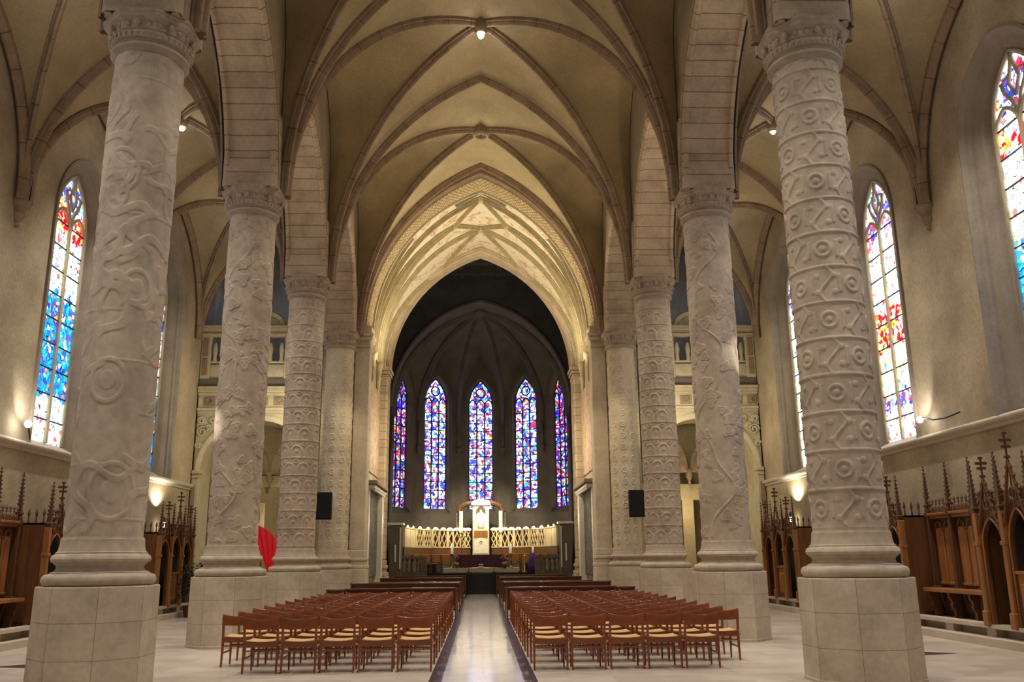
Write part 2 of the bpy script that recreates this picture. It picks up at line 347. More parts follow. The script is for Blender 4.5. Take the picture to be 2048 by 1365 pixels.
for n,s in(('left',-1),('right',1)):
    mb=MB(); mb.box(min(s*9.02,s*10.3),max(s*9.02,s*10.3),5,31.5,.0,.14); struct(mb.build('trim_step_'+n,'step'))
    mb=MB(); mb.box(min(s*9.22,s*9.5),max(s*9.22,s*9.5),5,31.5,.29,.36)
    struct(mb.build('trim_ledge_'+n,'step'))
    mb=MB()
    for k in range(16): mb.box(min(s*9.30,s*9.5),max(s*9.30,s*9.5),7.5+k*1.5,7.8+k*1.5,.14,.29)
    mb.box(min(s*9.5,s*10.3),max(s*9.5,s*10.3),5,31.5,.14,.33); struct(mb.build('trim_platform_'+n,'step'))
# ------------------------------------------------------------------ outer walls with windows
def window(s,yc,idx,gm,visible=True,xg=10.52,hw=.86,sill=4.42,spring=9.95,apex=11.35):
    e=bpy.data.objects.new('window_%d'%idx,None); col.objects.link(e); e['kind']='structure'; e.location=(s*XW,yc,4.1); LOC[e.name]=Vector(e.location)
    # splayed moulded reveal
    st=[(1.56,0,11.75,4.18),(1.56,-.05,11.75,4.18),(1.50,-.07,11.7,4.18),(1.44,-.02,11.66,4.18),(1.42,.04,11.64,4.2),(1.34,.08,11.6,4.22),(1.32,.14,11.56,4.25),(1.22,.16,11.5,4.27),(1.16,.19,11.45,4.3),(1.08,.20,11.43,4.33),(1.02,.26,11.40,4.36),(.97,.33,11.38,4.40),(hw,.36,apex,sill)]
    mb=MB(); mb.loft([[(s*(XW+d),yc+u,z) for u,z in arch_outline(h,spring,ap,bt,14)] for h,d,ap,bt in st]); mb.build('reveal','reveal',e,smooth=True,sharp=35)
    mb=MB(); mb.add([(s*XW,yc-1.56,4.18),(s*XW,yc+1.56,4.18),(s*(xg),yc+hw,sill),(s*(xg),yc-hw,sill)],[(0,1,2,3)]); mb.build('sill','step',e)
    mb=MB(); o=arch_outline(hw+.02,spring,apex,sill,14); mb.add([(s*(xg+.02),yc+u,z) for u,z in o],[tuple(range(len(o)))],[(u,z-sill) for u,z in o]); mb.build('stained_glass',gm,e)
    T=[(-.045,.05),(-.045,-.03),(-.015,-.07),(.015,-.07),(.045,-.03),(.045,.05)]
    X=s*(xg-.02)
    def bar(pts,w_=.05,name='tracery',mb=None):
        q=mb or MB(); q.tube([(X,yc+u,z) for u,z in pts],w_,6); return q
    q=bar([(0,sill),(0,spring-.1)],.055); q.build('mullion','ribpale',e)
    q=MB()
    for c in(-.43,.43):
        bar([(c+u,z) for u,z in arch_outline(.43,spring-.25,spring+.35,spring-.3,8)],.045,mb=q)
    # flowing tracery: mouchettes above the two lights
    bar([(0,spring+.05),(-.16,spring+.4),(-.34,spring+.62),(-.42,spring+.86)],.045,mb=q); bar([(0,spring+.05),(.16,spring+.4),(.34,spring+.62),(.42,spring+.86)],.045,mb=q)
    bar([(0,spring+.42),(-.17,spring+.75),(-.05,spring+1.08),(0,spring+1.35)],.04,mb=q); bar([(0,spring+.42),(.17,spring+.75),(.05,spring+1.08),(0,spring+1.35)],.04,mb=q)
    bar([(-.38,spring+.86),(-.1,spring+.95)],.03,mb=q); bar([(.38,spring+.86),(.1,spring+.95)],.03,mb=q)
    bar(arch_outline(hw-.02,spring,apex-.02,sill,12),.05,mb=q); q.build('tracery','ribpale',e,smooth=True)
    q=MB(); z=sill+.55
    while z<spring: q.box(min(X,X+s*.03),max(X,X+s*.03),yc-hw,yc+hw,z-.014,z+.014); z+=.62
    q.build('saddle_bar','lead',e)
G=[glass('glass_L1',[(0,'yellow'),(1,'deep'),(3.6,'pale'),(5.4,'red')],3.6,9,1),
   glass('glass_L2',[(0,'pale'),(1.1,'deep'),(3.7,'pale'),(5.0,'pale'),(5.3,'red'),(6.0,'blue')],2.6,10,2),
   glass('glass_L3',[(0,'deep'),(2.2,'pale'),(4.6,'blue')],2.0,9,3),
   glass('glass_R1',[(0,'deep'),(1.2,'deep'),(3.3,'pale'),(4.9,'red'),(5.35,'pale'),(5.7,'blue')],3.6,8,4),
   glass('glass_R2',[(0,'pale'),(.8,'blue'),(1.2,'yellow'),(2.4,'red'),(3.4,'pale'),(5.4,'blue')],3.8,10,5),
   glass('glass_R3',[(0,'pale'),(1.5,'yellow'),(3,'pale'),(5,'blue')],3.2,9,6)]
k=0
for n,s in(('left',-1),('right',1)):
    mb=MB()
    for i in range(4):
        y0,y1=YC[i],YC[i+1]+(.6 if i==3 else 0); yc=(YC[i]+YC[i+1])/2
        wall_arch(mb,y0,y1,0,14.5,yc,1.56,9.95,11.75,4.18,lambda u,z:(s*XW,u,z))
        if i: window(s,yc,k+1,G[k]); k+=1
        else: window(s,yc,7+(s>0),G[0 if s<0 else 3])
    struct(mb.build('wall_'+n,'plaster2'))
    # string course under the windows
    pr=[(0,-.10),(.05,-.09),(.06,-.04),(.13,.0),(.15,.04),(.15,.07),(0,.14)]
    mb=MB(); mb.loft([[(s*(XW-a),y,4.12+b) for a,b in pr] for y in(5,31.6)],cap=True); struct(mb.build('trim_string_course_'+n,'step'))
# ------------------------------------------------------------------ vaults
ceil=struct(bpy.data.objects.new('ceiling',None)); col.objects.link(ceil)
def boss(p,r,parent,mat='rib',hole=False):
    mb=MB(); x,y,z=p
    if hole: mb.lathe([(r*.45,z+.1),(r*.45,z-.12),(r*.62,z-.26),(r*.85,z-.27),(r,z-.2),(r*.95,z-.1),(r*1.05,z),(r,z+.15)],x,y,28)
    else: mb.lathe([(0.001,z-.34),(r*.6,z-.33),(r*.9,z-.26),(r,z-.16),(r*.9,z-.05),(r,z+.1)],x,y,24)
    mb.build('boss',mat,parent,smooth=True,sharp=40)
for i in range(4):
    y0,y1=YC[i],YC[i+1]; ym=(y0+y1)/2
    B=Vector((0,ym,16.02)); g=.10
    def bay(mb): pass
    mb=MB(); diag={}; tr={}; fo={}
    for s in(-1,1):
        for e,(yy,sg) in enumerate(((y0,1),(y1,-1))):
            S=Vector((s*XI,yy,ZC)); diag[s,e]=hc((s*4.42,yy+sg*.05,ZC),B); tr[s,e]=hc((s*4.42,yy,ZC),(0,yy,16.2)); fo[s,e]=hc((s*XI,yy+sg*.12,ZC),(s*XI,ym,15.75),stilt=3.4)
            cell(mb,tr[s,e],diag[s,e]); cell(mb,diag[s,e],fo[s,e])
    mb.build('vault_web','plaster',ceil,smooth=True)
    rib(diag[-1,0],diag[1,1],ceil,sc_=.68); rib(diag[1,0],diag[-1,1],ceil,sc_=.68)
    if i>0: rib(tr[-1,0],tr[1,0],ceil,sc_=.74)
    if i==3: rib(tr[-1,1],tr[1,1],ceil,sc_=.74)
    boss((0,ym,16.0),.30 if i==3 else .2,ceil,hole=(i==3))
    # aisle bays
    for s in(-1,1):
        xm=s*(XO+XW)/2; Bm=Vector((xm,ym,13.1)); mb=MB(); ZW=9.32
        d={}
        for e,(yy,sg) in enumerate(((y0,1),(y1,-1))):
            d['c',e]=hc((s*XO,yy+sg*.06,ZC),Bm); d['w',e]=hc((s*(XW-.02),yy+sg*.05,ZW),Bm)
            d['tc',e]=hc((s*XO,yy,ZC),(xm,yy,13.35)); d['tw',e]=hc((s*(XW-.02),yy,ZW),(xm,yy,13.35))
            d['fc',e]=hc((s*XO,yy+sg*.12,ZC),(s*XO,ym,13.5),stilt=.6); d['fw',e]=hc((s*XW,yy+sg*.10,ZW),(s*XW,ym,13.3),stilt=.2)
            cell(mb,d['tc',e],d['c',e]); cell(mb,d['tw',e],d['w',e]); cell(mb,d['c',e],d['fc',e]); cell(mb,d['w',e],d['fw',e])
        mb.build('vault_web','plaster',ceil,smooth=True)
        rib(d['c',0],d['w',1],ceil,sc_=.62); rib(d['w',0],d['c',1],ceil,sc_=.62)
        if i>0: rib(d['tc',0],d['tw',0],ceil,sc_=.7)
        if i==3: rib(d['tc',1],d['tw',1],ceil,sc_=.7)
        boss((xm,ym,13.1),.16,ceil)
        mb=MB(); mb.sweep([(-.12,.05),(-.12,-.07),(-.06,-.11),(-.04,-.17),(.0,-.19),(.04,-.17),(.07,-.12),(.12,-.08),(.12,.05)],[Vector((s*(XW-.10),v.y,v.z)) for v in d['fw',0]+list(reversed(d['fw',1]))[1:]],(1,0,0),inner=-1); mb.build('wall_rib','rib',ceil,smooth=True,sharp=40)
        # wall corbel
        if i:
            mb=MB(); mb.lathe([(.01,8.72),(.07,8.76),(.05,8.83),(.13,8.95),(.15,9.02),(.12,9.06),(.2,9.2),(.24,9.24),(.24,9.34),(.01,9.34)],s*(XW-.02),y0,16); mb.build('corbel','rib',ceil,smooth=True,sharp=40)
# roof above everything keeps the sky out
mb=MB(); mb.box(-XW-2,XW+2,5.0,60,17.6,17.9); 
mb.box(-12,12,59.8,60,0,17.8)
for s in(-1,1): mb.box(min(s*10.9,s*11.2),max(s*10.9,s*11.2),5,60,0,17.8)
struct(mb.build('ceiling_roof','choirceil'))
# ------------------------------------------------------------------ arcade: walls, arches, piers
SOF=[(-.58,.30),(-.58,.10),(-.545,.06),(-.55,.015),(-.52,-.02),(-.47,-.02),(-.44,.01),(-.43,.04),(-.40,.05),(.40,.05),(.43,.04),(.44,.01),(.47,-.02),(.52,-.02),(.55,.015),(.545,.06),(.58,.10),(.58,.30)]
for n,s in(('left',-1),('right',1)):
    mw=MB()
    for i in range(4):
        y0,y1=YC[i],YC[i+1]; ym=(y0+y1)/2; hw=(y1-y0)/2-.52
        if i==3: y1+=.0
        for X in(XI+.02,XO-.02):
            wall_arch(mw,y0,y1,ZC,16.4,ym,hw+.12,ZC,13.12,ZC,lambda u,z:(s*X,u,z))
        # moulded arch with ashlar soffit
        a=hc((s*W,ym-hw,ZC),(s*W,ym,13.0),18); b=hc((s*W,ym+hw,ZC),(s*W,ym,13.0),18)
        mb=MB(); mb.sweep([(p,q) for p,q in SOF],a+list(reversed(b))[1:],(1,0,0),inner=-1,cap=True)
        struct(mb.build('trim_arch_%s_%d'%(n,i+1),'ashlar',smooth=True,sharp=30))
        for X_ in(XI,XO):
            mb=MB(); sd=-1 if X_==XI else 1
            pr=[(0,.10),(.05,.115),(.06,.16),(.035,.20),(0,.21)]
            mb.sweep([(s*sd*(p),q) for p,q in pr],[Vector((s*X_,v.y,v.z)) for v in (a+list(reversed(b))[1:])],(1,0,0),inner=-1,cap=False)
            struct(mb.build('trim_moulding_%s_%d'%(n,i*2+(X_==XI)+1),'rib',smooth=True))
    struct(mw.build('wall_arcade_'+n,'plaster2'))
    for i in range(1,5):
        mb=MB(); y=YC[i]; st=[]
        o=[(.58,.50),(.50,.56),(-.50,.56),(-.58,.50),(-.58,-.50),(-.50,-.56),(.50,-.56),(.58,-.50)]
        mb.loft([[(s*W+a,y+b,z) for a,b in o+[o[0]]] for z in(ZC,ZC+.42,ZC+.84,11.2)]); mb.ngon([(.67,ZC),(.67,ZC+.06),(.62,ZC+.08)],s*W,y); struct(mb.build('trim_pier_%s_%d'%(n,i),'ashlar'))
# ------------------------------------------------------------------ columns with carved relief
def smooth(a,b,x): t=np.clip((x-a)/(b-a),0,1); return t*t*(3-2*t)
def stroke(d,w_): return 1-smooth(w_*.72,w_,np.abs(d))
def relief(kind,th,z,seed):
    """th 0..2pi, z in metres; returns height 0..1"""
    r=.5; u=th*r; H=np.zeros_like(u); g=np.random.RandomState(seed)
    C=2*PI*r
    if kind=='grid':
        ncx=8; cw=C/ncx; ch=.52; ci=np.floor(u/cw); cj=np.floor(z/ch); x=(u/cw-ci-.5)*cw; y=(z/ch-cj-.5)*ch
        par=((ci+cj)%2==0)
        H=np.maximum(H,stroke(np.abs(y)-ch*.5,.022)); H=np.maximum(H,stroke(np.abs(x)-cw*.5,.018)*(np.abs(y)<ch*.25))
        ring=stroke(np.hypot(x,y)-.105,.024); bud=1-smooth(.028,.05,np.hypot(x,y)); H=np.maximum(H,np.where(par,np.maximum(ring,bud),0))
        sx=.085*np.sin(y/ch*2*PI*.95); S=stroke(x-sx,.024); H=np.maximum(H,np.where(par,0,S))
        H=np.maximum(H,.8*(1-smooth(.028,.045,np.hypot(np.abs(x)-.12,np.abs(y)-.12)))*np.where(par,0,1))
    elif kind=='vine':
        ph=g.rand()*6
        for k in range(3):
            u0=C*k/3; wv=u0+.30*np.sin(z*2.4+ph+k*2.1)+.08*np.sin(z*6.1+k)
            d=(u-wv+C/2)%C-C/2; H=np.maximum(H,stroke(d,.03))
        for k in range(260):
            cu=g.rand()*C; cz=g.rand()*7.2; rr=.09+.09*g.rand(); a=g.rand()*6.28
            d=(u-cu+C/2)%C-C/2; e=z-cz; rad=np.hypot(d,e); an=np.arctan2(e,d)+a
            lob=rr*(.78+.22*np.cos(an*3)); H=np.maximum(H,.8*(1-smooth(lob*.86,lob,rad))); H=np.where(stroke(rad-lob*.5,.012)>.5,H*.6,H)
    elif kind=='scroll':
        for k in range(90):
            cu=g.rand()*C; cz=g.rand()*7.1; ang=g.rand()*6.28; L_=.25+.3*g.rand(); d=(u-cu+C/2)%C-C/2; e=z-cz
            a=d*np.cos(ang)+e*np.sin(ang); b=-d*np.sin(ang)+e*np.cos(ang)+.10*np.sin(a*9+k)
            H=np.maximum(H,(.5+.3*g.rand())*stroke(b,.05+.04*g.rand())*(np.abs(a)<L_)*(1-smooth(L_*.8,L_,np.abs(a))))
        for k in range(16):
            cu=g.rand()*C; cz=g.rand()*7.1; d=(u-cu+C/2)%C-C/2; e=z-cz; rad=np.hypot(d,e*.8); r0=.16+.16*g.rand()
            H=np.maximum(H,.6*stroke(rad-r0,.03)); H=np.maximum(H,.5*(1-smooth(r0*.4,r0*.5,rad)))
        for k in range(10): H=np.maximum(H,.35*stroke(z-.7*k-.2,.02)*(np.sin(u*3+k*2)>0))
    elif kind=='arches':
        ncx=8; cw=C/ncx; ch=.47; cj=np.floor(z/ch); ci=np.floor(u/cw+.5*(cj%2)); x=(u/cw+.5*(cj%2)-ci-.5)*cw; y=(z/ch-cj)*ch
        d=np.where(y>.22,np.hypot(x,y-.22)-.13,np.abs(x)-.13); H=np.maximum(H,stroke(d,.026)*(y>.05)); H=np.maximum(H,stroke(y-.03,.02))
        H=np.maximum(H,.7*(1-smooth(.03,.05,np.hypot(x,y-.2)))); H=np.maximum(H,stroke(np.hypot(np.abs(x)-cw*.5,y-.40)-.045,.018))
    elif kind=='rosette':
        ncx=9; cw=C/ncx; ch=.40; cj=np.floor(z/ch); ci=np.floor(u/cw); x=(u/cw-ci-.5)*cw; y=(z/ch-cj-.5)*ch; rad=np.hypot(x,y); an=np.arctan2(y,x)
        H=np.maximum(H,stroke(rad-.085,.022)); H=np.maximum(H,1-smooth(.02,.04,rad)); wv=.10*np.sin(z*7.85+ci*PI); H=np.maximum(H,stroke(x-wv,.018)*(rad>.1)*.8)
    return H
def column(s,i,kind,seed,labels,nu=256,nz=620,mat='column'):
    x=s*W; y=YC[i]; t=thing('column',(x,y,0),labels,'column','carved stone columns of the nave')
    mb=MB(); mb.ngon([(.765,0),(.765,.04),(.755,.05),(.75,1.30),(.74,1.315)],x,y); 
    # ashlar uv round the plinth
    mb.uv=[(j%8*.58,p[2]) for j,p in enumerate(mb.v)]; mb.build('plinth','plinth',t)
    prof=[(.62,1.315),(.665,1.325),(.69,1.36),(.695,1.39),(.685,1.43),(.66,1.455),(.62,1.465),(.60,1.475),(.60,1.485),(.55,1.50),(.53,1.54),(.54,1.575),(.575,1.60),(.575,1.61),(.60,1.615),(.612,1.65),(.60,1.69),(.575,1.71),(.56,1.715),(.56,1.735),(.54,1.745),(.525,1.79),(.515,1.86),(.515,1.90),(.505,1.905),(.5,1.93)]
    mb=MB(); mb.lathe(prof,x,y,64); mb.build('base','column',t,smooth=True,sharp=35)
    th=np.linspace(0,2*PI,nu,endpoint=False); zz=np.linspace(1.92,8.96,nz); TH,Z=np.meshgrid(th,zz)
    H=relief(kind,TH,Z-1.95,seed)*smooth(1.95,2.0,Z)*(1-smooth(8.85,8.9,Z)); g=np.random.RandomState(seed+9)
    lump=.004*np.sin(TH*3+Z*2.1)+.003*np.sin(TH*5-Z*3.7+1); rr=.488+(.016 if kind=='scroll' else .017)*H+lump; rr=np.where((Z>8.9),.50,rr)
    V=np.stack([x+rr*np.cos(TH),y+rr*np.sin(TH),Z],-1).reshape(-1,3)-np.array([x,y,0]); a=np.arange(nz-1)[:,None]*nu; j=np.arange(nu)[None,:]; j2=(j+1)%nu
    Fc=np.stack([a+j,a+j2,a+nu+j2,a+nu+j],-1).reshape(-1,4)
    me=bpy.data.meshes.new('shaft'); me.vertices.add(len(V)); me.vertices.foreach_set('co',V.astype(np.float32).ravel()); me.loops.add(Fc.size); me.loops.foreach_set('vertex_index',Fc.astype(np.int32).ravel())
    me.polygons.add(len(Fc)); me.polygons.foreach_set('loop_start',np.arange(0,Fc.size,4,dtype=np.int32)); me.polygons.foreach_set('loop_total',np.full(len(Fc),4,dtype=np.int32)); me.polygons.foreach_set('use_smooth',np.ones(len(Fc),dtype=bool)); me.update(calc_edges=True); me.validate()
    me.materials.append(M[mat]); o=bpy.data.objects.new('shaft',me); col.objects.link(o); o.parent=t
    mb=MB(); mb.lathe([(.50,8.90),(.515,8.92),(.54,8.93),(.56,8.955),(.56,8.985),(.54,9.01),(.515,9.02),(.51,9.04),(.52,9.07),(.56,9.08),(.575,9.09),(.58,9.16),(.565,9.18),(.56,9.19)],x,y,48)
    mb.build('neck_ring','column',t,smooth=True,sharp=35)
    mb=MB(); mb.ngon([(.56,9.17),(.58,9.20),(.60,9.22),(.615,9.32),(.655,9.36),(.68,9.37),(.69,9.40),(.69,9.44),(.705,9.45),(.705,ZC)],x,y); cap_=mb.build('capital','column',t)
    mb=MB()  # egg and dart row with small leaves round the bell
    for k in range(40):
        a=2*PI*k/40; mb.ngon([(.003,9.10),(.022,9.115),(.022,9.15),(.003,9.165)],x+.585*math.cos(a),y+.585*math.sin(a),6)
    for k in range(24):
        a=2*PI*k/24; oct_=math.cos(PI/8)/math.cos(((a-0)%(PI/4))-PI/8); rr_=.605*oct_+.012
        mb.ngon([(.003,9.225),(.04,9.25),(.046,9.285),(.02,9.325),(.003,9.33)],x+rr_*math.cos(a),y+rr_*math.sin(a),6)
    mb.build('carved_band','column',cap_,smooth=True,kind='stuff')
    return t
column(-1,1,'scroll',3,'carved stone column with worn scrollwork at the front of the left row, nearest the camera')
column(1,1,'grid',4,'carved stone column with rings, bars and S-curves, front of the right row')
column(-1,2,'vine',5,'carved stone column with leafy vines, second of the left row, plinth beside the front chairs')
column(1,2,'vine',11,'carved stone column with vines and a bright spot of light, second of the right row',mat='column')
column(-1,3,'arches',7,'carved stone column with tiers of little arches, third of the left row by the red drape',176,420)
column(1,3,'arches',8,'carved stone column with tiers of little arches, third of the right row by the speaker',176,420)
column(-1,4,'rosette',9,'pale half-hidden carved column with rosettes behind the left loudspeaker',176,420,'column4')
column(1,4,'rosette',10,'pale half-hidden carved column with rosettes behind the right loudspeaker',176,420,'column4')
# ------------------------------------------------------------------ chancel
for n,s in(('left',-1),('right',1)):
    # end wall of the nave beside the chancel arch, and square pilaster with base and capital
    mb=MB(); mb.bbox(s*4.02,s*4.55,31.35,32.1,1.95,9.15,.02); mb.bbox(s*3.94,s*4.6,31.25,32.15,0,1.31,.02)
    for o_,a,b in((.09,1.31,1.45),(.03,1.45,1.58),(.06,1.58,1.70),(.02,1.70,1.95),(.04,9.1,9.2),(.02,9.2,9.35),(.09,9.35,9.5),(.13,9.5,9.62),(.06,9.62,9.9)):
        mb.bbox(s*(4.02-o_),s*4.6,31.35-o_,32.1+o_*.5,a,b,.03)
    struct(mb.build('wall_pilaster_'+n,'column4',smooth=False))
    mb=MB(); mb.box(min(s*4.5,s*5.70),max(s*4.5,s*5.70),31.45,32.0,0,17.4); struct(mb.build('wall_chancel_end_'+n,'blocks'))
    mb=MB(); mb.box(min(s*4.3,s*4.6),max(s*4.3,s*4.6),32.0,38.0,0,9.7); 
    mb.box(min(s*4.3,s*4.7),max(s*4.3,s*4.7),32.0,38.9,9.7,16.5); struct(mb.build('wall_chancel_'+n,'blocks'))
    mb=MB(); mb.bbox(s*3.98,s*4.6,37.3,38.5,1.6,9.2,.06); mb.bbox(s*3.85,s*4.65,37.2,38.5,0,.95,.03)
    for o_,a,b in((.10,.95,1.12),(.03,1.12,1.25),(.07,1.25,1.4),(.02,1.4,1.6),(.03,9.15,9.25),(.02,9.25,9.35),(.08,9.35,9.5),(.13,9.5,9.66)):
        mb.bbox(s*(3.98-o_),s*4.65,37.3-o_,38.5,a,b,.03)
    struct(mb.build('wall_choir_pilaster_'+n,'ashlar'))
# chancel arch: moulded order then the decorated splay
def arch_pts(hw,spring,apex,Y,n=20): 
    a=hc((-hw,Y,spring),(0,Y,apex),n); b=hc((hw,Y,spring),(0,Y,apex),n); return a+list(reversed(b))[1:]
def loft_arch(st,name,mat,n=20,sharp=30):
    mb=MB(); mb.loft([[tuple(p) for p in arch_pts(hw,sp,ap,Y,n)] for hw,sp,ap,Y in st]); return struct(mb.build(name,mat,smooth=True,sharp=sharp))
loft_arch([(4.5,9.48,16.3,31.05),(4.42,9.48,16.16,31.1),(4.40,9.48,16.12,31.35),(4.30,9.6,15.98,31.38),(4.27,9.6,15.92,31.45),(4.29,9.6,15.94,31.52),(4.22,9.6,15.86,31.6)],'trim_chancel_arch','rib')
M['lierne']=stone('lierne_stone',(.40,.34,.205),.85,3,.18,.1)
M['diaper']=stone('painted_diaper',(.55,.48,.30),.8,2,.12,.08)
nt=M['diaper'].node_tree; bs=nt.nodes['Principled BSDF']; ltc=nt.nodes.new('ShaderNodeTexCoord'); lm=nt.nodes.new('ShaderNodeMapping'); lm.inputs['Rotation'].default_value=(0,0,R(45)); lm.inputs['Scale'].default_value=(8.5,8.5,8.5)
nt.links.new(ltc.outputs['UV'],lm.inputs[0]); ck=nt.nodes.new('ShaderNodeTexBrick'); ck.offset=0; ck.inputs['Scale'].default_value=1; ck.inputs['Brick Width'].default_value=1; ck.inputs['Row Height'].default_value=1; ck.inputs['Mortar Size'].default_value=.13
ck.inputs['Color1'].default_value=(.62,.52,.33,1); ck.inputs['Color2'].default_value=(.50,.34,.18,1); ck.inputs['Mortar'].default_value=(.25,.19,.10,1); nt.links.new(lm.outputs[0],ck.inputs['Vector']); nt.links.new(ck.outputs['Color'],bs.inputs['Base Color'])
loft_arch([(4.22,9.8,15.86,31.6),(4.12,9.8,15.72,31.8),(4.06,9.8,15.60,32.15)],'trim_painted_splay','diaper')
loft_arch([(4.06,9.8,15.60,32.15),(4.0,9.8,15.52,32.18),(4.0,9.8,15.52,32.26),(4.28,9.5,15.72,32.3)],'trim_inner_order','ribpale')
M['vaultpaint']=stone('painted_vault',(.66,.58,.42),.85,1.1,.1,.05)
nt=M['vaultpaint'].node_tree; bs=nt.nodes['Principled BSDF']; tc=nt.nodes.new('ShaderNodeTexCoord'); nn=nt.nodes.new('ShaderNodeTexNoise'); nn.inputs['Scale'].default_value=1.3; nn.inputs['Detail'].default_value=5; nn.inputs['Distortion'].default_value=1.5
nt.links.new(tc.outputs['Object'],nn.inputs['Vector']); rp=ramp(nt,[(0,(.68,.60,.44)),(.545,(.70,.62,.46)),(.57,(.45,.17,.09)),(.60,(.68,.58,.42)),(.64,(.38,.38,.28)),(.67,(.68,.60,.44))]); nt.links.new(nn.outputs['Fac'],rp.inputs[0]); nt.links.new(rp.outputs[0],bs.inputs['Base Color'])
CH=lambda t:(4.28-.10*t,9.5,15.72-.25*t,32.3+6.0*t)
mb=MB(); mb.loft([[tuple(p) for p in arch_pts(*CH(t/6.0),24)] for t in range(7)]); mb.build('chancel_vault_web','vaultpaint',ceil,smooth=True)
def onv(f,t):
    """point on the chancel barrel; f -1..1 across (0 = ridge), t 0..1 in depth"""
    hw,sp,ap,Y=CH(t); h=half(hw,ap-sp,40); x=(1-abs(f))*40; j=min(39,int(x)); a=h[j]; b=h[j+1]; k_=x-j
    xx=-hw+a[0]+(b[0]-a[0])*k_; return Vector((xx*(1 if f<=0 else -1),Y,sp+a[1]+(b[1]-a[1])*k_))
def vrib(p,q,w_=.062,n=14):
    pts=[onv(p[0]+(q[0]-p[0])*i/n,p[1]+(q[1]-p[1])*i/n) for i in range(n+1)]; mb=MB(); rings=[]
    for i,c in enumerate(pts):
        t=(pts[min(i+1,n)]-pts[max(0,i-1)]).normalized(); ax=Vector((0,c.y,9.5)); nr=(c-ax); nr=(nr-t*nr.dot(t)).normalized(); sd=t.cross(nr)
        rings.append([tuple(c+a*sd*w_/.13+b*nr*w_/.13*1.5) for a,b in RIB])
    mb.loft(rings,cap=True); mb.build('lierne_rib','lierne',ceil,smooth=True,sharp=40)
for s in(-1,1):
    vrib((0,.12),(s*1,.25)); vrib((0,.12),(s*.15,.37)); vrib((s*.15,.37),(0,.62)); vrib((0,.62),(s*.24,.98)); vrib((s*.15,.37),(s*1,.30)); vrib((s*.15,.37),(s*1,.55))
    vrib((0,.62),(s*1,.60)); vrib((0,0),(s*.14,.06)); vrib((s*.14,.06),(0,.12)); vrib((s*.42,.02),(s*1,.22)); vrib((s*.35,1),(s*1,.65))
for t_ in(.12,.62):
    c=onv(0,t_); boss((c.x,c.y,c.z+.1),.16,ceil,'ribpale')
for s in(-1,1):
    c=onv(s*.15,.37); boss((c.x,c.y,c.z+.1),.10,ceil,'ribpale')
    for t_ in(.25,.6):
        mb=MB(); yy=32.3+6*t_; mb.lathe([(.02,8.3),(.07,8.4),(.09,8.8),(.13,8.85),(.09,8.95),(.16,9.3),(.2,9.5),(.01,9.6)],s*4.22,yy,14); mb.build('corbel','ribpale',ceil,smooth=True)
# frescoes and framed side altars on the chancel walls
def painted(name,base,cols,sc_=2.2):
    m,nt,b=newmat(name); tc=nt.nodes.new('ShaderNodeTexCoord'); n=nt.nodes.new('ShaderNodeTexNoise'); n.inputs['Scale'].default_value=sc_; n.inputs['Detail'].default_value=4; n.inputs['Distortion'].default_value=2
    mp=nt.nodes.new('ShaderNodeMapping'); mp.inputs['Scale'].default_value=(1,1.6,.7); nt.links.new(tc.outputs['Object'],mp.inputs[0]); nt.links.new(mp.outputs[0],n.inputs['Vector'])
    rp=ramp(nt,[(.25+.5*i/max(1,len(cols)-1),c) for i,c in enumerate(cols)]); nt.links.new(n.outputs['Fac'],rp.inputs[0]); nt.links.new(rp.outputs[0],b.inputs['Base Color']); b.inputs['Roughness'].default_value=.7; return m
M['fresco']=painted('faded_fresco',None,[(.12,.13,.14),(.42,.36,.25),(.55,.48,.34),(.36,.14,.07),(.5,.42,.28),(.2,.22,.2)])
M['darkpaint']=painted('dark_painting',None,[(.01,.015,.02),(.05,.07,.06),(.03,.035,.04),(.25,.2,.12),(.02,.03,.035),(.12,.12,.09)],2.5)
for n,s in(('left',-1),('right',1)):
    mb=MB(); mb.box(min(s*4.25,s*4.295),max(s*4.25,s*4.295),33.4,37.1,4.9,8.4); o=mb.build('fresco','fresco'); tag(o,'faded figure fresco on the %s chancel wall above the framed painting'%n,'wall painting')
    t=thing('framed_painting',(s*4.24,35,.95),'tall dark painting in a white marble frame on the %s chancel wall'%n,'painting')
    mb=MB(); mb.box(min(s*4.18,s*4.28),max(s*4.18,s*4.28),33.5,36.5,1.0,4.15); mb.build('canvas','darkpaint',t)
    mb=MB(); mb.bbox(s*3.98,s*4.3,36.5,36.95,.4,4.2,.02); mb.build('frame_side','marble',t); mb=MB(); mb.bbox(s*4.12,s*4.3,33.2,33.5,.4,4.2,.02); mb.build('frame_side','marble',t)
    mb=MB(); mb.bbox(s*3.9,s*4.3,33.1,37.05,4.2,4.32,.03); mb.build('cornice','marble',t)
    mb=MB(); mb.bbox(s*3.82,s*4.3,33.0,37.1,4.32,4.48,.04); mb.build('cornice_top','rib',t)
    mb=MB()
    for k_ in range(14): mb.bbox(s*3.93,s*3.98,33.4+k_*.26,33.53+k_*.26,4.1,4.2,.01)
    mb.build('dentils','marble',t,kind='stuff')
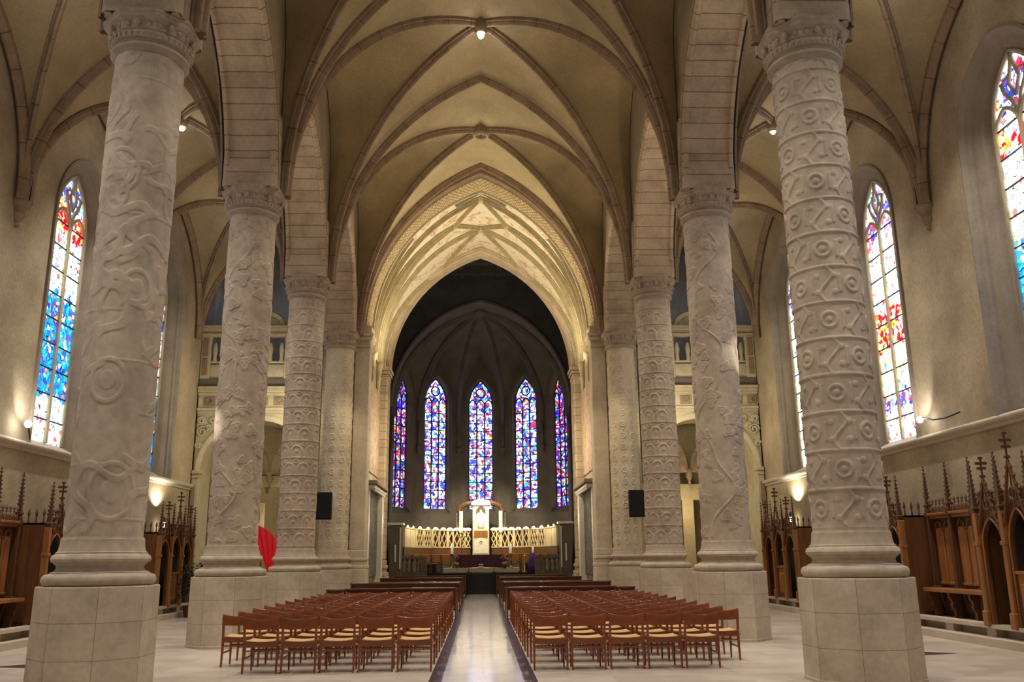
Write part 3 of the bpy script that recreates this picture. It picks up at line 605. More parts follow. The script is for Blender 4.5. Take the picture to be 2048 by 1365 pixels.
# second arch towards the choir
P=lambda Y:(lambda u,z:(u,Y,z))
mb=MB(); wall_arch(mb,-4.6,4.6,9.4,17.5,0,4.12,9.6,15.45,9.4,P(38.3),20); struct(mb.build('wall_choir_arch','ashlar'))
loft_arch([(4.32,9.66,15.62,38.28),(4.32,9.66,15.62,38.18),(4.24,9.66,15.52,38.12),(4.14,9.66,15.40,38.14),(4.10,9.66,15.36,38.18),(4.06,9.66,15.28,38.18),(4.02,9.66,15.2,38.3),(3.99,9.66,15.16,38.75),(3.99,9.66,15.16,39.0)],'trim_choir_arch','ashlar')
for n,s in(('left',-1),('right',1)):
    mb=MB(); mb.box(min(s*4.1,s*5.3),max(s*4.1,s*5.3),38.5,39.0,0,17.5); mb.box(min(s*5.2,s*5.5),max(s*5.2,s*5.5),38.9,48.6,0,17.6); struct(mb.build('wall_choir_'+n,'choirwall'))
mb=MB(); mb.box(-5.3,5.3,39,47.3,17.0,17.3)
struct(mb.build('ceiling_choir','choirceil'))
mb=MB()
for y in(40.2,42.0,43.8,45.6): mb.box(-5.2,5.2,y,y+.35,16.6,17.0)
for x in(-3,-1,1,3): mb.box(x-.15,x+.15,39,47.3,16.75,17.0)
mb.build('beam','choirceil',ceil)
# apse arch and apse
YA=47.2; RA=5.0; RC=RA/math.cos(R(15))
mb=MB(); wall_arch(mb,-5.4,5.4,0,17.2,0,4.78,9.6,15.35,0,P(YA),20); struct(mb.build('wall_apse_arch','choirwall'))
loft_arch([(4.95,9.6,15.6,YA-.02),(4.95,9.6,15.6,YA-.12),(4.85,9.6,15.45,YA-.18),(4.78,9.6,15.36,YA-.12),(4.76,9.6,15.34,YA+.3)],'trim_apse_arch','dstone')
corn=[(-5.0,YA+.25)]+[(RC*math.sin(R(a)),YA+RC*math.cos(R(a))) for a in(-75,-45,-15,15,45,75)]+[(5.0,YA+.25)]
wallm=MB(); ap=Vector((0,48.3,15.25)); web=MB()
for f in range(5):
    (x0,y0),(x1,y1)=corn[f+1],corn[f+2]; A=Vector((x0,y0,0)); Bv=Vector((x1,y1,0)); L_=(Bv-A).length; d=(Bv-A).normalized(); nin=Vector((-d.y,d.x,0)); 
    if nin.dot(Vector((0,YA,0))-A)<0: nin=-nin
    Pf=lambda u,z,off=0,A=A,d=d,nin=nin: tuple(A+d*u-nin*off+Vector((0,0,z)))
    uc=L_/2; sill,spr,apx=4.45,10.6,12.05
    wall_arch(wallm,0,L_,0,13.5,uc,.92,spr,apx+.15,sill-.35,Pf,12)
    e=bpy.data.objects.new('window_%d'%(9+f),None); col.objects.link(e); e['kind']='structure'; e.location=Pf(uc,sill); LOC[e.name]=Vector(e.location)
    mb=MB(); mb.loft([[Pf(uc+u,z,dp) for u,z in arch_outline(h,spr,a_,b_,12)] for h,dp,a_,b_ in((.92,0,apx+.15,sill-.35),(.88,.06,apx+.12,sill-.3),(.80,.10,apx+.08,sill-.15),(.74,.3,apx+.03,sill-.02),(.70,.36,apx,sill))]); mb.build('reveal','dstone',e,smooth=True,sharp=35)
    mb=MB(); mb.add([Pf(uc-.92,sill-.35,0),Pf(uc+.92,sill-.35,0),Pf(uc+.7,sill,.36),Pf(uc-.7,sill,.36)],[(0,1,2,3)]); mb.build('sill','dstone',e)
    gm=glass('glass_apse_%d'%f,[(0,'side' if f in(0,4) else 'blue')],[1.8,3.2,3.2,3.0,1.8][f],7.0,10+f,.03)
    o=arch_outline(.71,spr,apx,sill,12); mb=MB(); mb.add([Pf(uc+u,z,.38) for u,z in o],[tuple(range(len(o)))],[(u+f*3,z-sill) for u,z in o]); mb.build('stained_glass',gm,e)
    for u in(-.235,.235):
        mb=MB(); mb.tube([Pf(uc+u,sill,.36),Pf(uc+u,spr,.36)],.042,6); mb.build('mullion','lead',e)
    mb=MB()
    for c in(-.47,0,.47): mb.tube([Pf(uc+c+u,z,.36) for u,z in arch_outline(.235,spr-.05,spr+.30,spr-.1,6)],.04,6)
    mb.tube([Pf(uc+.27*math.cos(a*PI/8),spr+.72+.27*math.sin(a*PI/8),.36) for a in range(17)],.045,6)
    for s_ in(-1,1):
        mb.tube([Pf(uc+s_*.24,spr+.28,.36),Pf(uc+s_*.42,spr+.52,.36),Pf(uc+s_*.44,spr+.62,.36)],.025,6); mb.tube([Pf(uc+s_*.15,spr+.95,.36),Pf(uc+s_*.10,spr+1.12,.36),Pf(uc,spr+1.25,.36)],.022,6)
    mb.tube([Pf(uc+u,z,.35) for u,z in arch_outline(.70,spr,apx-.01,sill,10)],.035,6); mb.build('tracery','lead',e)
    mb=MB(); z=sill+.55
    while z<spr-.1:
        mb.tube([Pf(uc-.7,z,.36),Pf(uc+.7,z,.36)],.026,4); z+=.5
    mb.build('saddle_bar','lead',e)
    # vault cell of the apse
    wf=[Vector(Pf(u,z)) for u,z in [(uc+u,z) for u,z in arch_outline(uc,9.4,13.2,9.4,12)[1:-1]]]
    k_=len(wf)//2; mid=wf[k_]
    for S_,seq in((A,wf[:k_+1]),(Bv,list(reversed(wf))[:len(wf)-k_])):
        cell(web,hc((S_.x,S_.y,9.4),ap,16),seq if seq[0].z<seq[-1].z else seq,4,.05)
for (x0,y0),(x1,y1) in((corn[0],corn[1]),(corn[6],corn[7])):
    wallm.add([(x0,y0,0),(x1,y1,0),(x1,y1,15.4),(x0,y0,15.4)],[(0,1,2,3)])
    if y0>y1: x0,y0,x1,y1=x1,y1,x0,y0
    web.loft([[tuple(Vector(a)) ,tuple(Vector(b))] for a,b in zip(hc((x0,y0,9.4),(0,47.25,15.4),16),hc((x1,y1,9.4),tuple(ap),16))])
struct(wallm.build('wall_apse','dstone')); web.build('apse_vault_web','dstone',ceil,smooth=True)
for x0,y0 in corn[1:7]:
    c=hc((x0*.985,YA+(y0-YA)*.985,9.3),tuple(ap),18); d=Vector((ap.x-x0,ap.y-y0,0)); side=Vector((d.y,-d.x,0)).normalized()
    mb=MB(); mb.sweep([(a*.9,b*.9) for a,b in RIB],c,side,inner=-1); mb.build('apse_rib','dstone',ceil,smooth=True,sharp=40)
    mb=MB(); mb.tube([(x0*.97,YA+(y0-YA)*.97,7.7),(x0*.97,YA+(y0-YA)*.97,9.4)],[.05,.11],10); mb.lathe([(.01,7.35),(.12,7.6),(.07,7.7),(.16,7.9),(.15,7.95),(.01,8)],x0*.965,YA+(y0-YA)*.965,12); mb.build('corbel','dstone',ceil,smooth=True)
boss((0,48.3,15.3),.4,ceil,'dstone')
# ------------------------------------------------------------------ aisle ends: renaissance galleries
for n,s in(('left',-1),('right',1)):
    Y0=31.7; xc=s*7.97
    t=thing('gallery',(xc,Y0,0),'carved stone gallery on a round arch closing the %s aisle'%n,'gallery')
    def Pg(u,z,off=0): return (xc+u,Y0+off,z)
    mb=MB(); o=[(-1.92,0)]+[(-1.92*math.cos(a*PI/24),4.75+1.75*math.sin(a*PI/24)) for a in range(25)]+[(1.92,0)]
    fr=MB()
    def quad(a,b,c,d): fr.add([Pg(*a),Pg(*b),Pg(*c),Pg(*d)],[(0,1,2,3)],[a,b,c,d])
    quad((-2.16,0),(-1.92,0),(-1.92,7),(-2.16,7)); quad((1.92,0),(2.16,0),(2.16,7),(1.92,7))
    for a,b in zip(o[1:-2],o[2:-1]): quad(a,b,(b[0],7.0),(a[0],7.0))
    fr.build('arch_front','ribpale',t)
    mb=MB(); mb.loft([[Pg(u*k_,4.75+(z-4.75)*k_ if z>4.75 else z,off) for u,z in o] for k_,off in((1.12,-.0),(1.12,-.06),(1.08,-.10),(1.03,-.07),(1.0,-.05),(1.0,.5),(1.0,1.2))]); mb.build('arch_moulding','ribpale',t,smooth=True,sharp=30)
    for q in(-1,1):
        mb=MB(); mb.bbox(xc+q*1.93-.02*q,xc+q*2.16,Y0-.16,Y0+.1,0,4.6,.02); mb.bbox(xc+q*1.86,xc+q*2.16,Y0-.22,Y0+.1,4.6,4.72,.02); mb.bbox(xc+q*1.90,xc+q*2.16,Y0-.2,Y0+.1,4.45,4.52,.02); mb.bbox(xc+q*1.86,xc+q*2.16,Y0-.22,Y0+.1,0,.5,.02); mb.build('pilaster','ribpale',t)
        mb=MB(); mb.bbox(xc+q*2.0,xc+q*2.16,Y0-.18,Y0-.15,1.0,4.2,.01); mb.build('pilaster_panel','rib',t)
        # spandrel carving
        mb=MB()
        for (du,dz,rr_) in((1.95,6.1,.2),(1.6,6.5,.12),(2.05,5.6,.12),(1.75,6.25,.1),(2.0,6.5,.13)):
            mb.tube([(xc+q*du+rr_*math.cos(a)*(1-a/14),Y0-.05,dz+rr_*math.sin(a)*(1-a/14)) for a in [k_*.55 for k_ in range(20)]],.035,6)
        mb.build('spandrel_scroll','ribpale',t,smooth=True,kind='stuff')
    mb=MB()
    for a,b,o_ in((6.75,6.85,.08),(6.85,6.95,.14),(6.95,7.4,.06),(7.4,7.5,.14),(7.5,7.62,.2),(7.62,7.7,.26)): mb.bbox(xc-2.16,xc+2.16,Y0-o_,Y0+.9,a,b,.015)
    mb.build('entablature','ribpale',t)
    mb=MB()
    for k_ in range(7): mb.bbox(xc-1.95+k_*.62,xc-1.95+k_*.62+.42,Y0-.10,Y0-.06,7.04,7.34,.02)
    for k_ in range(7):
        c=xc-1.74+k_*.62; mb.tube([(c+.1*math.cos(a),Y0-.13,7.19+.1*math.sin(a)) for a in [j*PI/5 for j in range(11)]],.025,6)
    mb.build('frieze_panel','rib',t,kind='stuff')
    # upper storey: open balustrade with pilasters
    mb=MB(); mb.bbox(xc-2.16,xc+2.16,Y0-.12,Y0+.2,7.7,8.0,.02); mb.build('parapet_base','dstone',t)
    for k_ in range(5):
        c=xc-2.0+k_*1.0; mb=MB(); mb.bbox(c-.17,c+.17,Y0-.1,Y0+.18,8.0,9.62,.02); pp_=mb.build('parapet_pilaster','ribpale',t)
        mb=MB(); mb.bbox(c-.09,c+.09,Y0-.13,Y0-.1,8.15,8.75,.02); mb.bbox(c-.09,c+.09,Y0-.13,Y0-.1,8.85,9.5,.02); mb.build('carved_panel','rib',pp_)
    for k_ in range(4):
        c=xc-1.5+k_*1.0; mb=MB(); mb.bbox(c-.34,c+.34,Y0-.02,Y0+.1,8.0,8.55,.02); mb.bbox(c-.33,c+.33,Y0-.02,Y0+.12,8.6,8.68,.02); mb.tube([(c-.2,Y0+.02,8.65),(c-.2,Y0+.02,8.85),(c-.2,Y0+.02,9.1),(c-.2,Y0+.02,9.35)],[.09,.06,.1,.05],10); mb.tube([(c+.2,Y0+.02,8.65),(c+.2,Y0+.02,8.85),(c+.2,Y0+.02,9.1),(c+.2,Y0+.02,9.35)],[.09,.06,.1,.05],10); mb.build('parapet_panel','ribpale',t,smooth=True,sharp=40)
    mb=MB()
    for a,b,o_ in((9.62,9.7,.12),(9.7,9.8,.08),(9.8,9.9,.2),(9.9,9.97,.25)): mb.bbox(xc-2.16,xc+2.16,Y0-o_,Y0+.3,a,b,.015)
    mb.build('cornice','ribpale',t)
    mb=MB(); mb.loft([[Pg(u,9.97+max(0,z),off) for u,z in ring] for off,ring in((.0,[(.85*math.cos(PI-a*PI/16),.62*math.sin(a*PI/16)) for a in range(17)]),(-.12,[(.80*math.cos(PI-a*PI/16),.57*math.sin(a*PI/16)) for a in range(17)]),(-.12,[(.64*math.cos(PI-a*PI/16),.44*math.sin(a*PI/16)) for a in range(17)]),(.02,[(.60*math.cos(PI-a*PI/16),.40*math.sin(a*PI/16)) for a in range(17)]))])
    mb.add([Pg(u,9.97+z,.02) for u,z in [(.6*math.cos(PI-a*PI/16),.4*math.sin(a*PI/16)) for a in range(17)]],[tuple(range(17))]); mb.build('pediment','ribpale',t,smooth=True,sharp=40)
    # space behind the gallery
    mb=MB(); mb.box(min(s*10.3,s*10.5),max(s*10.3,s*10.5),31.6,36.5,0,17); mb.box(xc-2.4,xc+2.4,36.3,36.5,0,17); mb.box(min(s*5.5,s*5.65),max(s*5.5,s*5.65),32.0,36.5,0,17); struct(mb.build('wall_side_chapel_'+n,'plaster2'))
    mb=MB(); mb.box(xc-2.4,xc+2.4,32.6,36.3,6.9,7.1); mb.box(xc-2.4,xc+2.4,31.5,36.5,-.2,0); struct(mb.build('floor_gallery_'+n,'plaster2'))
    mb=MB(); mb.box(xc-2.3,xc+2.3,34.4,34.7,3.75,4.35); struct(mb.build('trim_lintel_'+n,'plaster'))
    for q in(-1,0,1):
        mb=MB(); mb.box(xc+q*1.9-.22,xc+q*1.9+.22,34.4,34.7,0,3.75); struct(mb.build('trim_post_%s_%d'%(n,q+2),'plaster'))
    # rib of the low vault ending on a hanging corbel
    for q in(-1,1):
        mb=MB(); mb.sweep(RIB,hc((xc+.1*q,33.9,4.75),(xc+q*1.9,33.9,6.8),10),(0,q,0)); mb.build('low_vault_rib','rib',ceil,smooth=True)
    mb=MB(); mb.lathe([(.01,4.3),(.06,4.36),(.04,4.42),(.14,4.6),(.12,4.7),(.2,4.85),(.01,4.9)],xc,33.9,12); mb.build('corbel','rib',ceil,smooth=True)
# ------------------------------------------------------------------ gothic woodwork along the walls
def spire(mb,x,y,z0,z1,r=.05):
    mb.ngon([(r,z0),(r,z0+.04),(r*1.5,z0+.06),(r*1.5,z0+.09),(r,z0+.11),(r*.85,z0+.2),(.006,z1)],x,y,4,PI/4)
    n=int((z1-z0)/.085)
    for k_ in range(2,n):
        z=z0+.1+k_*.085; rr_=r*.85*(1-(z-z0-.2)/(z1-z0-.2))+.008
        if z>z1-.05: break
        for a in range(4): 
            c=(x+(rr_+.008)*math.cos(a*PI/2),y+(rr_+.008)*math.sin(a*PI/2)); mb.ngon([(.004,z-.018),(.015,z-.004),(.012,z+.012),(.003,z+.02)],c[0],c[1],4)
    mb.ngon([(.006,z1-.03),(.02,z1-.01),(.022,z1+.01),(.004,z1+.04)],x,y,6)
def cross(mb,x,y,z0,h,s):
    mb.tube([(x,y,z0),(x,y,z0+h)],.02,6)
    for k_,r in((.15,.05),(.5,.085),(.72,.11),(.95,.04)):
        z=z0+h*k_
        mb.box(x-.018,x+.018,y-r,y+r,z-.022,z+.022); mb.box(x-r,x+r,y-.018,y+.018,z-.022,z+.022)
def cresting(mb,s,X,y0,y1,z0,h=.30,step=.15):
    n=int((y1-y0)/step)
    for k_ in range(n):
        y=y0+(k_+.5)*(y1-y0)/n
        mb.tube([(X,y,z0),(X,y,z0+h*.55)],.009,4); mb.ngon([(.004,z0+h*.5),(.026,z0+h*.62),(.012,z0+h*.72),(.034,z0+h*.82),(.006,z0+h)],X,y,6)
        mb.tube([(X,y-.07,z0),(X,y-.045,z0+h*.28),(X,y,z0+h*.42),(X,y+.045,z0+h*.28),(X,y+.07,z0)],.012,4)
        mb.tube([(X,y-.07,z0+h*.42),(X,y-.03,z0+h*.25),(X,y,z0+.01)],.008,4); mb.tube([(X,y+.07,z0+h*.42),(X,y+.03,z0+h*.25),(X,y,z0+.01)],.008,4)
    mb.box(X-.012,X+.012,y0,y1,z0-.01,z0+.02)
def panelling(s,y0,y1,label,zt=2.52):
    XF=s*9.86; t=thing('wall_panelling',(XF,(y0+y1)/2,.33),label,'panelling','oak wall panelling with pinnacles'); X=lambda a:s*(9.86+a)
    mb=MB(); mb.box(min(X(.06),X(.2)),max(X(.06),X(.2)),y0,y1,.33,zt-.1); mb.build('backboard','wooddark',t)
    n=max(1,round((y1-y0)/.95)); bw=(y1-y0)/n
    for k_ in range(n):
        a=y0+k_*bw
        for j in range(2):
            p0=a+.12+j*(bw-.18)/2; p1=p0+(bw-.18)/2-.06
            q=MB(); q.bbox(X(.02),X(.08),p0,p1,1.02,zt-.36,.015); pan_=q.build('panel','wood',t); c=(p0+p1)/2
            q=MB(); q.tube([(X(.02),p0+.02,zt-.42),(X(.02),p0+.05,zt-.28),(X(.02),c,zt-.2),(X(.02),p1-.05,zt-.28),(X(.02),p1-.02,zt-.42)],.018,6); q.build('panel_arch','woodmid',pan_,smooth=True); q=MB(); q.bbox(X(0),X(.06),p0-.01,p1+.01,.98,1.04,.01); q.build('panel_sill','wood',pan_)
    for k_ in range(n+1):
        y=y0+k_*bw; q=MB(); q.bbox(X(-.09),X(.1),y-.05,y+.05,.33,zt+.05,.015); q.bbox(X(-.13),X(.1),y-.065,y+.065,.33,.95,.015); q.bbox(X(-.11),X(.1),y-.06,y+.06,zt-.12,zt-.03,.01); post_=q.build('post','wooddark',t)
        q=MB(); spire(q,X(-.03),y,zt+.05,zt+.98,.06); q.build('pinnacle','wooddark',post_)
    mb=MB(); mb.bbox(X(-.10),X(.15),y0,y1,zt-.10,zt-.04,.015); mb.bbox(X(-.05),X(.15),y0,y1,zt-.16,zt-.10,.015); mb.build('cornice','wood',t)
    mb=MB(); cresting(mb,s,X(-.03),y0,y1,zt-.03); mb.build('cresting','woodmid',t,kind='stuff')
    t2=thing('wall_bench',(s*9.7,(y0+y1)/2,.33),'plain oak bench fixed against '+label.split(' on ')[0].replace('oak','the')+' on the '+('left' if s<0 else 'right'),'bench'); 
    mb=MB(); mb.bbox(s*9.48,s*9.84,y0+.1,y1-.05,.84,.92,.015); mb.build('seat','wood',t2)
    for k_ in range(n+1):
        y=y0+.2+k_*(bw-.12); q=MB(); o=[(9.56,.84),(9.56,.75),(9.62,.66),(9.60,.56),(9.66,.48),(9.66,.33),(9.80,.33),(9.80,.84)]
        q.add([(s*a,y-.04,z) for a,z in o]+[(s*a,y+.04,z) for a,z in o],[tuple(range(8)),tuple(reversed(range(8,16)))]+[(j,(j+1)%8,8+(j+1)%8,8+j) for j in range(8)]); q.build('bracket','wooddark',t2)
    return t
def confessional(s,y0,y1,label,bays=3,zt=2.45):
    XF=9.28; t=thing('confessional',(s*XF,(y0+y1)/2,.33),label,'confessional','gothic oak confessionals'); X=lambda a:s*(XF+a)
    mb=MB(); D=.72; mb.box(min(X(.03),X(D)),max(X(.03),X(D)),y0,y0+.06,.33,zt); mb.box(min(X(.03),X(D)),max(X(.03),X(D)),y1-.06,y1,.33,zt); mb.box(min(X(D-.05),X(D)),max(X(D-.05),X(D)),y0,y1,.33,zt); mb.box(min(X(.03),X(D)),max(X(.03),X(D)),y0,y1,zt-.04,zt); mb.build('carcass','woodmid',t)
    bw=(y1-y0)/bays
    for k_ in range(bays):
        a=y0+k_*bw; c=a+bw/2; hi=.25 if (bays==3 and k_==1) else 0
        q=MB(); wall_arch(q,a,a+bw,.33,zt+hi,c,bw/2-.12,1.75,2.2+hi*.6,.9 if (k_==1 and bays==3) else .34,lambda u,z:(X(0),u,z),8); wall_arch(q,a,a+bw,.33,zt+hi,c,bw/2-.12,1.75,2.2+hi*.6,.9 if (k_==1 and bays==3) else .34,lambda u,z:(X(.05),u,z),8); 
        q.loft([[(X(d),c+u,z) for u,z in arch_outline(bw/2-.12,1.75,2.2+hi*.6,.34,8)] for d in(-.03,0,.05)]); bay_=q.build('front_bay','woodmid',t)
        q=MB(); q.tube([(X(-.03),c+u,z) for u,z in arch_outline(bw/2-.10,1.75,2.24+hi*.6,.34,8)],.022,6); q.build('arch_moulding','wood',bay_,smooth=True)
        if k_==1 and bays==3:
            q=MB(); q.bbox(X(.01),X(.04),a+.1,a+bw-.1,.36,1.25,.01); q.bbox(X(-.02),X(.02),a+.2,a+bw-.2,.5,1.1,.02); q.bbox(X(-.03),X(.05),a+.08,a+bw-.08,1.25,1.31,.01); q.build('door','wood',t)
        q=MB(); q.box(min(X(.35),X(.37)),max(X(.35),X(.37)),a+.05,a+bw-.05,.34,zt-.05); q.build('inner_curtain','void',t)
        # crocketed gable
        g0=2.0+hi*.5; g1=2.95+hi
        q=MB()
        for sg in(-1,1):
            q.tube([(X(-.06),c+sg*(bw/2-.08),g0),(X(-.06),c,g1)],.03,6)
            for j in range(1,7):
                f=j/7; q.ngon([(.004,g0+(g1-g0)*f),(.035,g0+(g1-g0)*f+.02),(.03,g0+(g1-g0)*f+.05),(.005,g0+(g1-g0)*f+.08)],X(-.06),c+sg*(bw/2-.08)*(1-f)+sg*.02,5)
        q.tube([(X(-.05),c+.11*math.cos(j*PI/6),g0+.5+.11*math.sin(j*PI/6)) for j in range(13)],.016,5); q.tube([(X(-.05),c,g0+.25),(X(-.05),c,g1-.1)],.014,5); gab_=q.build('gable','woodmid',t)
        q=MB(); cross(q,X(-.06),c,g1-.02,.42+hi*.4,s); q.build('finial','wooddark',gab_)
    for k_ in range(bays+1):
        y=y0+k_*bw; q=MB(); q.bbox(X(-.10),X(.04),y-.05,y+.05,.33,zt-.1,.015); q.bbox(X(-.13),X(.04),y-.07,y+.07,.33,.6,.02); q.bbox(X(-.12),X(.04),y-.065,y+.065,1.75,1.82,.01); post_=q.build('post','wood',t)
        q=MB(); spire(q,X(-.05),y,zt-.1,zt+.85,.06); q.build('pinnacle','wooddark',post_)
    mb=MB(); cresting(mb,s,X(.02),y0,y1,zt+.0); 
    for k_ in range(4): mb.ngon([(.02,zt),(.012,zt+.12),(.032,zt+.2),(.005,zt+.3)],X(.1+k_*.16),y0+.03,6); mb.ngon([(.02,zt),(.012,zt+.12),(.032,zt+.2),(.005,zt+.3)],X(.1+k_*.16),y1-.03,6)
    mb.build('cresting','wooddark',t,kind='stuff')
    return t
for s,n in((-1,'left'),(1,'right')):
    if s>0: confessional(s,14.0,16.55,'tall dark gothic confessional at the right edge of the picture, big cross finial')
    panelling(s,16.75,19.5,'oak pinnacled wall panelling on the %s wall between two confessionals'%n)
    confessional(s,19.62,22.2,'oak gothic confessional on the %s wall just behind the front column'%n)
    confessional(s,26.4,29.4,'oak gothic confessional at the far end of the %s aisle under a bright wall lamp'%n)
# ------------------------------------------------------------------ lamps in view
def lamp(name,loc,label,r=.07,mat='lampw',arm=None,group=None):
    t=thing(name,loc,label,'lamp',group); x,y,z=loc; mb=MB(); mb.lathe([(.001,z-r),(r*.6,z-r*.8),(r,z),(r*.8,z+r*.5),(r*.5,z+r)],x,y,14); mb.build('bulb',mat,t,smooth=True)
    mb=MB(); 
    if arm: mb.tube([(x,y,z+r*.8)]+arm,.018,8)
    else: mb.lathe([(r*.6,z+r*.6),(r*.8,z+r*1.2),(r*.5,z+r*2.4),(.02,z+r*2.6)],x,y,14)
    mb.build('fitting','metal',t,smooth=True); return t
lamp('ceiling_spotlight',(0,21.63,15.6),'bright spotlight hanging from the nave vault boss at the top centre',.09)
lamp('ceiling_spotlight',(-7.9,21.63,12.75),'bright spotlight in the left aisle vault beside the front column',.085)
lamp('ceiling_spotlight',(7.9,21.63,12.75),'bright spotlight in the right aisle vault beside the front column',.06)
lamp('ledge_spotlight',(-9.85,19.45,4.55),'bright spotlight on the left window ledge above the panelling',.08,arm=[(-10.0,19.8,4.5),(-10.1,20.1,4.3)])
lamp('ledge_spotlight',(9.85,19.4,4.55),'bright spotlight on the right window ledge beside a black track',.07,arm=[(10.0,19.1,4.5),(9.95,18.5,4.45),(9.95,17.9,4.48)])
for s,n in((-1,'left'),(1,'right')):
    lamp('wall_uplight',(s*9.95,28.6,2.75),'bright uplight standing on top of the far %s confessional'%n,.09,'lamp')
# loudspeakers
for s,n in((-1,'left'),(1,'right')):
    t=thing('loudspeaker',(s*5.5,30.35,3.35),'flat black loudspeaker panel hung on the rosette column on the %s'%n,'loudspeaker')
    mb=MB(); mb.bbox(s*5.27-.29,s*5.27+.29,30.0,30.24,2.93,3.82,.02); cab_=mb.build('cabinet','black',t)
    mb=MB(); mb.box(s*5.27-.26,s*5.27+.26,29.98,30.0,2.97,3.78); mb.build('grille','black',cab_)
    mb=MB(); mb.tube([(s*5.2,30.22,3.4),(s*5.1,30.55,3.4)],.03,8); mb.build('bracket','metal',t)
# ------------------------------------------------------------------ chairs
def make_chair():
    t=thing('chair',(0,0,0),'','chair','rows of wooden church chairs')
    wood='chairwood'
    q=MB(); rings=[]
    for k_ in range(13):
        x=-.262+.524*k_/12; f=1-(x/.262)**2; y=-.245-.045*f; top=.80-.036*f; bot=.628-.006*f
        rings.append([(x,y-.012,bot),(x,y+.012,bot),(x,y+.013,top-.01),(x,y+.006,top),(x,y-.008,top),(x,y-.014,top-.01)])
    q.loft(rings,cap=True,close=True); q.build('backrest',wood,t,smooth=True,sharp=40)
    for sx in(-1,1):
        q=MB(); q.loft([[(sx*.245+a*w_,yy+b*w_,z) for a,b in((-1,-1),(1,-1),(1,1),(-1,1))] for z,yy,w_ in((0,-.235,.012),(.2,-.215,.016),(.44,-.205,.018),(.6,-.225,.016),(.785,-.250,.012))],cap=True,close=True); q.build('leg',wood,t)
        q=MB(); q.loft([[(sx*.225+a*w_,yy+b*w_,z) for a,b in((-1,-1),(1,-1),(1,1),(-1,1))] for z,yy,w_ in((0,.205,.011),(.25,.20,.015),(.43,.195,.017))],cap=True,close=True); q.build('leg',wood,t)
    q=MB(); 
    rings=[]
    for k_ in range(9):
        x=-.215+.43*k_/8; f=1-(x/.215)**2; zz=.468-.018*f
        rings.append([(x,-.20,.435),(x,-.205,zz-.008),(x,-.19,zz),(x,0,zz-.006),(x,.19,zz),(x,.212,zz-.01),(x,.21,.435)])
    q.loft(rings,cap=True,close=True); q.build('seat','seat',t,smooth=True,sharp=50)
    q=MB(); q.box(-.232,.232,-.222,-.195,.365,.44); q.box(-.225,.225,.19,.215,.38,.44)
    for sx in(-1,1): q.box(sx*.235-.012,sx*.235+.012,-.21,.2,.38,.44)
    q.build('seat_frame',wood,t)
    q=MB()
    for sx in(-1,1): q.box(sx*.234-.009,sx*.234+.009,-.21,.2,.20,.225)
    q.box(-.24,.24,-.222,-.204,.305,.325)
    q.build('stretcher',wood,t)
    q=MB(); 
    for k_ in range(7): q.box(-.18+k_*.06-.006,-.18+k_*.06+.006,-.21,.15,.30,.312)
    q.box(-.23,.23,.14,.155,.295,.315); q.build('book_rack',wood,t)
    q=MB(); q.box(.25,.298,-.215,-.19,.385,.41); q.build('linking_bar','link',t)
    return t
ORD=['first','second','third','fourth','fifth','sixth','seventh','eighth','ninth','tenth','eleventh','twelfth']
proto=make_chair(); first=True
rows=[13.86+.93*k_ for k_ in range(12)]
for s,n in((-1,'left'),(1,'right')):
    for r_,y in enumerate(rows):
        yy=y+.22-(.06 if s>0 else 0)
        for c in range(5 if r_==0 else 6):
            x=s*(1.005+c*.567)+rnd.uniform(-.005,.005); yv=yy+rnd.uniform(-.015,.015)
            rw='front' if r_==0 else ORD[r_]
            pos='next to the aisle' if c==0 else ('at the outer end' if c==(4 if r_==0 else 5) else ORD[c]+' from the aisle')
            lab='brown wooden chair %s, %s row from the camera, %s of the aisle'%(pos,'nearest' if r_==0 else ORD[r_],n)
            if first: proto.location=(x,yv,.0); proto['label']=lab; first=False; cur=proto
            else: cur=clone(proto,(x,yv,0),lab)
            cur.rotation_euler=(0,0,rnd.uniform(-.012,.012))
# ------------------------------------------------------------------ pews beyond the chairs
def pew(x0,x1,y,h,label):
    t=thing('pew',((x0+x1)/2,y,0),label,'pew','dark pews in front of the choir')
    q=MB(); q.bbox(x0,x1,y,y+.03,.25,h-.04,.008); q.build('back_panel','pew',t)
    q=MB(); q.bbox(x0-.01,x1+.01,y-.12,y+.05,h-.04,h,.012); q.build('book_ledge','pew',t)
    q=MB(); q.bbox(x0,x1,y+.05,y+.42,.42,.46,.01); q.build('seat','pew',t)
    for x in(x0,x1-.04):
        q=MB(); o=[(-.10,0),(.44,0),(.44,.55),(.3,.6),(.12,.75),(.06,h),(-.12,h),(-.08,.6)]
        q.add([(x,y+a,z) for a,z in o]+[(x+.04,y+a,z) for a,z in o],[tuple(reversed(range(8))),tuple(range(8,16))]+[(j,(j+1)%8,8+(j+1)%8,8+j) for j in range(8)]); q.build('end_panel','pew',t)
PL=['nearest the chairs','second behind the chairs','third behind the chairs','fourth behind the chairs','fifth behind the chairs','nearest the altar']
for s,n in((-1,'left'),(1,'right')):
    for k_,(y,w_,h) in enumerate(((25.1,3.0,.86),(26.6,3.4,.80),(29.9,3.55,.88),(32.8,3.3,.84),(35.4,3.2,.93),(41.2,3.2,.90))):
        a,b=s*.68,s*(.68+w_); pew(min(a,b),max(a,b),y,h,'dark wooden pew %s, %s of the aisle'%(PL[k_],n))
    a,b=s*3.75,s*4.2; pew(min(a,b),max(a,b),25.1,.84,'short dark wooden prayer desk beside the nearest pew, %s of the aisle'%n)
